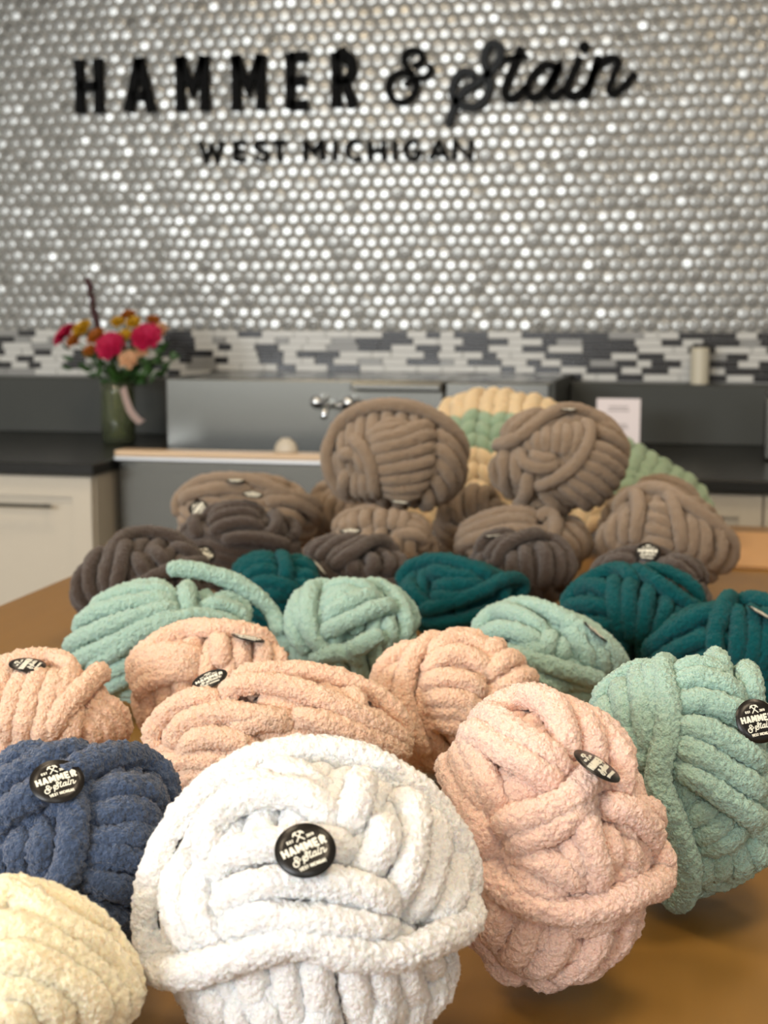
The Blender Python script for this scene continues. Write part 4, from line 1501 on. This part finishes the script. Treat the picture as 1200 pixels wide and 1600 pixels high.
make_ball('big tan yarn ball at the right end with many short upright strands', 'tan',
    Ball(1040, 2.33, .1145, .100, .09, sr=.0112, res=FA), crop(680, 590, 2.4), base=(1, 0, .3), seed=25, wraps=[
    (S_, 2.48, '720,400 765,460 765,540 740,630'),
    (S_, 2.34, '860,420 900,500 920,600 930,660'),
    ('fan', '610,560 610,620 620,690', '720,480 710,560 700,640', 4, 2.1),
    ('fan', '790,470 850,490 900,520', '770,600 830,620 900,640', 4, 1.9),
    ('fan', '950,500 960,600 960,690', '1090,560 1120,660 1110,760', 5, 2.1),
    (S_, 2.4, '640,490 720,440 820,420 930,470 1030,540 1110,640 1140,760'),
    (S_, 2.3, '1040,780 1080,760 1130,790'),
    ])
make_ball('tan yarn ball behind the big right-end one, with a thin dark sticker', 'tan',
    Ball(1018, 2.62, .108, .089, .08, sr=.0115, res=FA), crop(680, 590, 2.4), base=(.3, 1, .2), seed=26, wraps=[
    ('fan', '740,370 850,390 1000,470', '740,430 840,450 960,520', 3, 2.1),
    ('fan', '760,350 880,370 1000,430', '800,345 920,380 1030,480', 3, 2.2),
    ], stickers=[(1090, 786, .5, .85, .12, -28)])
make_ball('tan yarn ball peeping out behind the lower left of the left stacked ball', 'tan',
    Ball(552, 2.72, .098, .084, .08, sr=.0115, res=FA), crop(440, 600, 3.75), base=(.3, .3, 1), seed=27, wraps=[
    (S_, 2.4, '100,660 130,560 200,480 280,440'), (S_, 2.1, '150,640 180,590 230,560', '150,680 220,640'),
    ])
make_ball('tan yarn ball half hidden in the gap between the two stacked balls', 'tan',
    Ball(742, 2.60, .090, .082, .08, sr=.0115, res=FA), None, base=(.3, 1, .3), seed=28, wraps=[
    ('ring', (1, .3, .2), -.4, .5, 2.0, 20, 160)])
# --- tan, upper pair
make_ball('left tan yarn ball of the two stacked on top', 'tan',
    Ball(619, 2.45, .122, .104, .10, lift=.118, sr=.0118, res=FA), crop(440, 600, 3.75), base=(1, .1, .15), seed=29, wraps=[
    (S_, 2.48, '420,710 320,670 265,590 245,470 265,330 345,225 490,155 650,135 820,165 950,240 1040,350 1085,480'),
    ('fan', '500,345 680,310 890,235', '590,650 720,650 840,640', 7, 2.2),
    (S_, 2.34, '400,300 490,390 540,520 545,680'),
    (S_, 2.2, '340,430 390,410 440,440', '370,510 365,600 400,670', '430,520 440,600 450,680', '490,480 490,580 495,680', '420,370 470,450 500,560'),
    ('fan', '900,270 1010,400 1030,560 970,720', '850,620 870,680 850,740', 5, 2.3),
    (S_, 1.8, '520,260 620,235 760,210', '480,300 600,270 780,230'),
    ], stickers=[(667, 634, .45, .88, .12, -22)])
make_ball('right tan yarn ball of the two stacked on top, with a loose strand end', 'tan',
    Ball(873, 2.42, .117, .096, .10, lift=.124, sr=.0112, res=FA), crop(680, 590, 2.4), base=(.5, .5, .6), seed=30, wraps=[
    ('fan', '210,220 250,150 330,110', '260,230 330,170 420,120', 3, 2.2),
    (S_, 2.43, '200,250 270,250 340,215 410,155 510,125 620,145 690,220 730,330'),
    (S_, 2.39, '565,155 575,230 525,325 440,385 365,415'),
    ('fan', '385,190 380,230 395,280', '525,160 530,220 500,300', 5, 2.1),
    (S_, 2.3, '255,260 265,350 275,470', '220,290 215,380 240,460', '300,270 310,350 320,420'),
    (S_, 2.2, '310,260 330,320 400,340 470,320', '350,270 400,310 460,300'),
    ('fan', '570,250 650,280 720,350', '460,400 540,450 600,510', 6, 2.2),
    ('fan', '590,190 660,230 715,300', '620,165 690,220 735,320', 2, 2.3),
    (T_, 2.8, '345,350 350,420 320,470 255,498'),
    (S_, 2.0, '300,480 370,470 450,500 520,540', '380,440 430,460 500,510'),
    ], stickers=[(886, 638, .1, .96, .15, -4)])
# BALLS END

# ------------------------------------------------------------------ knitted blanket behind the pile
BY = 2.99
sil = [(640, 770), (668, 672), (690, 636), (715, 620), (745, 609), (790, 612), (835, 619), (875, 634), (930, 662), (985, 694), (1030, 718), (1070, 742), (1095, 768), (1112, 812)]
SX = [at_y(px, py, BY)[0] for px, py in sil]
SZ = [max(.02, at_y(px, py, BY)[2] - TABLE) for px, py in sil]
BX = (SX[0] + SX[-1]) / 2
blk = thing('knitted_blanket', 'chunky knitted blanket striped cream and mint heaped behind the tan yarn', 'blanket', (BX, BY, TABLE))
AY = .20
arc_l = np.concatenate([[0], np.cumsum(np.hypot(np.diff(SX), np.diff(SZ)))])


def blanket_pt(a, tt, shrink=0.0):
    """a: metres along the arch, tt in [-1, 1] front to back"""
    x, z_ = np.interp(a, arc_l, SX) - BX, np.interp(a, arc_l, SZ)
    sc = math.sqrt(max(0.02, 1 - .9 * tt * tt))
    return Vector((x * (.75 + .25 * sc), AY * tt, max(.0015, (z_ - .016 - shrink) * sc)))


b = bmesh.new()
na, nt_ = 40, 15
gridv = [[b.verts.new(blanket_pt(arc_l[-1] * i / na, -1 + 2 * k / nt_, .012)) for i in range(na + 1)] for k in range(nt_ + 1)]
for k in range(nt_):
    for i in range(na):
        b.faces.new((gridv[k][i], gridv[k][i + 1], gridv[k + 1][i + 1], gridv[k + 1][i]))
obj('blanket_body', b, M['knit_cream'], blk, smooth=True)
rs = random.Random(5)
stripes = {}
STITCH = [(-1, 0), (-.96, 0), (-.90, 0), (-.83, 0), (-.75, 1), (-.65, 1), (-.54, 1), (-.42, 2), (-.30, 2), (-.19, 2), (-.06, 2), (.08, 2), (.24, 2), (.42, 2), (.62, 2), (.82, 2)]
for k, (tt, idx) in enumerate(STITCH):
    nst = int(arc_l[-1] / .0285)
    for i in range(nst):
        a = arc_l[-1] * (i + .5 + rs.uniform(-.12, .12)) / nst
        c = blanket_pt(a, tt)
        if c.z < .012:
            continue
        jdx = 1 if (idx == 1 or (c.x + BX > at_y(960, 700, BY)[0] and idx != 1 and k > 2)) else idx
        colr = 'knit_mint' if jdx == 1 else 'knit_cream'
        bmk = stripes.setdefault(jdx, (bmesh.new(), colr))[0]
        tang = (blanket_pt(min(a + .01, arc_l[-1]), tt) - blanket_pt(max(a - .01, 0), tt)).normalized()
        bi = (blanket_pt(a, min(1, tt + .04)) - blanket_pt(a, max(-1, tt - .04))).normalized()
        nrm = tang.cross(bi).normalized()
        if nrm.z < 0:
            nrm = -nrm
        ang = .5 * (1 if i % 2 else -1)
        d1 = (bi * math.cos(ang) + tang * math.sin(ang)).normalized()
        d2 = nrm.cross(d1)
        pop = .004 + rs.uniform(-.002, .004)
        r2 = bmesh.ops.create_icosphere(bmk, subdivisions=2, radius=1.0)
        for v in r2['verts']:
            q = v.co.copy()
            v.co = c + nrm * pop + d1 * q.x * .0265 + d2 * q.y * .0165 + nrm * q.z * .018
            v.co.z = max(v.co.z, .0015)
for idx, (bmk, colr) in stripes.items():
    o = obj('mint_stripe' if colr == 'knit_mint' else 'cream_stripe', bmk, M[colr], blk, smooth=True, kind='stuff')
print('yarn tris', TRI[0])
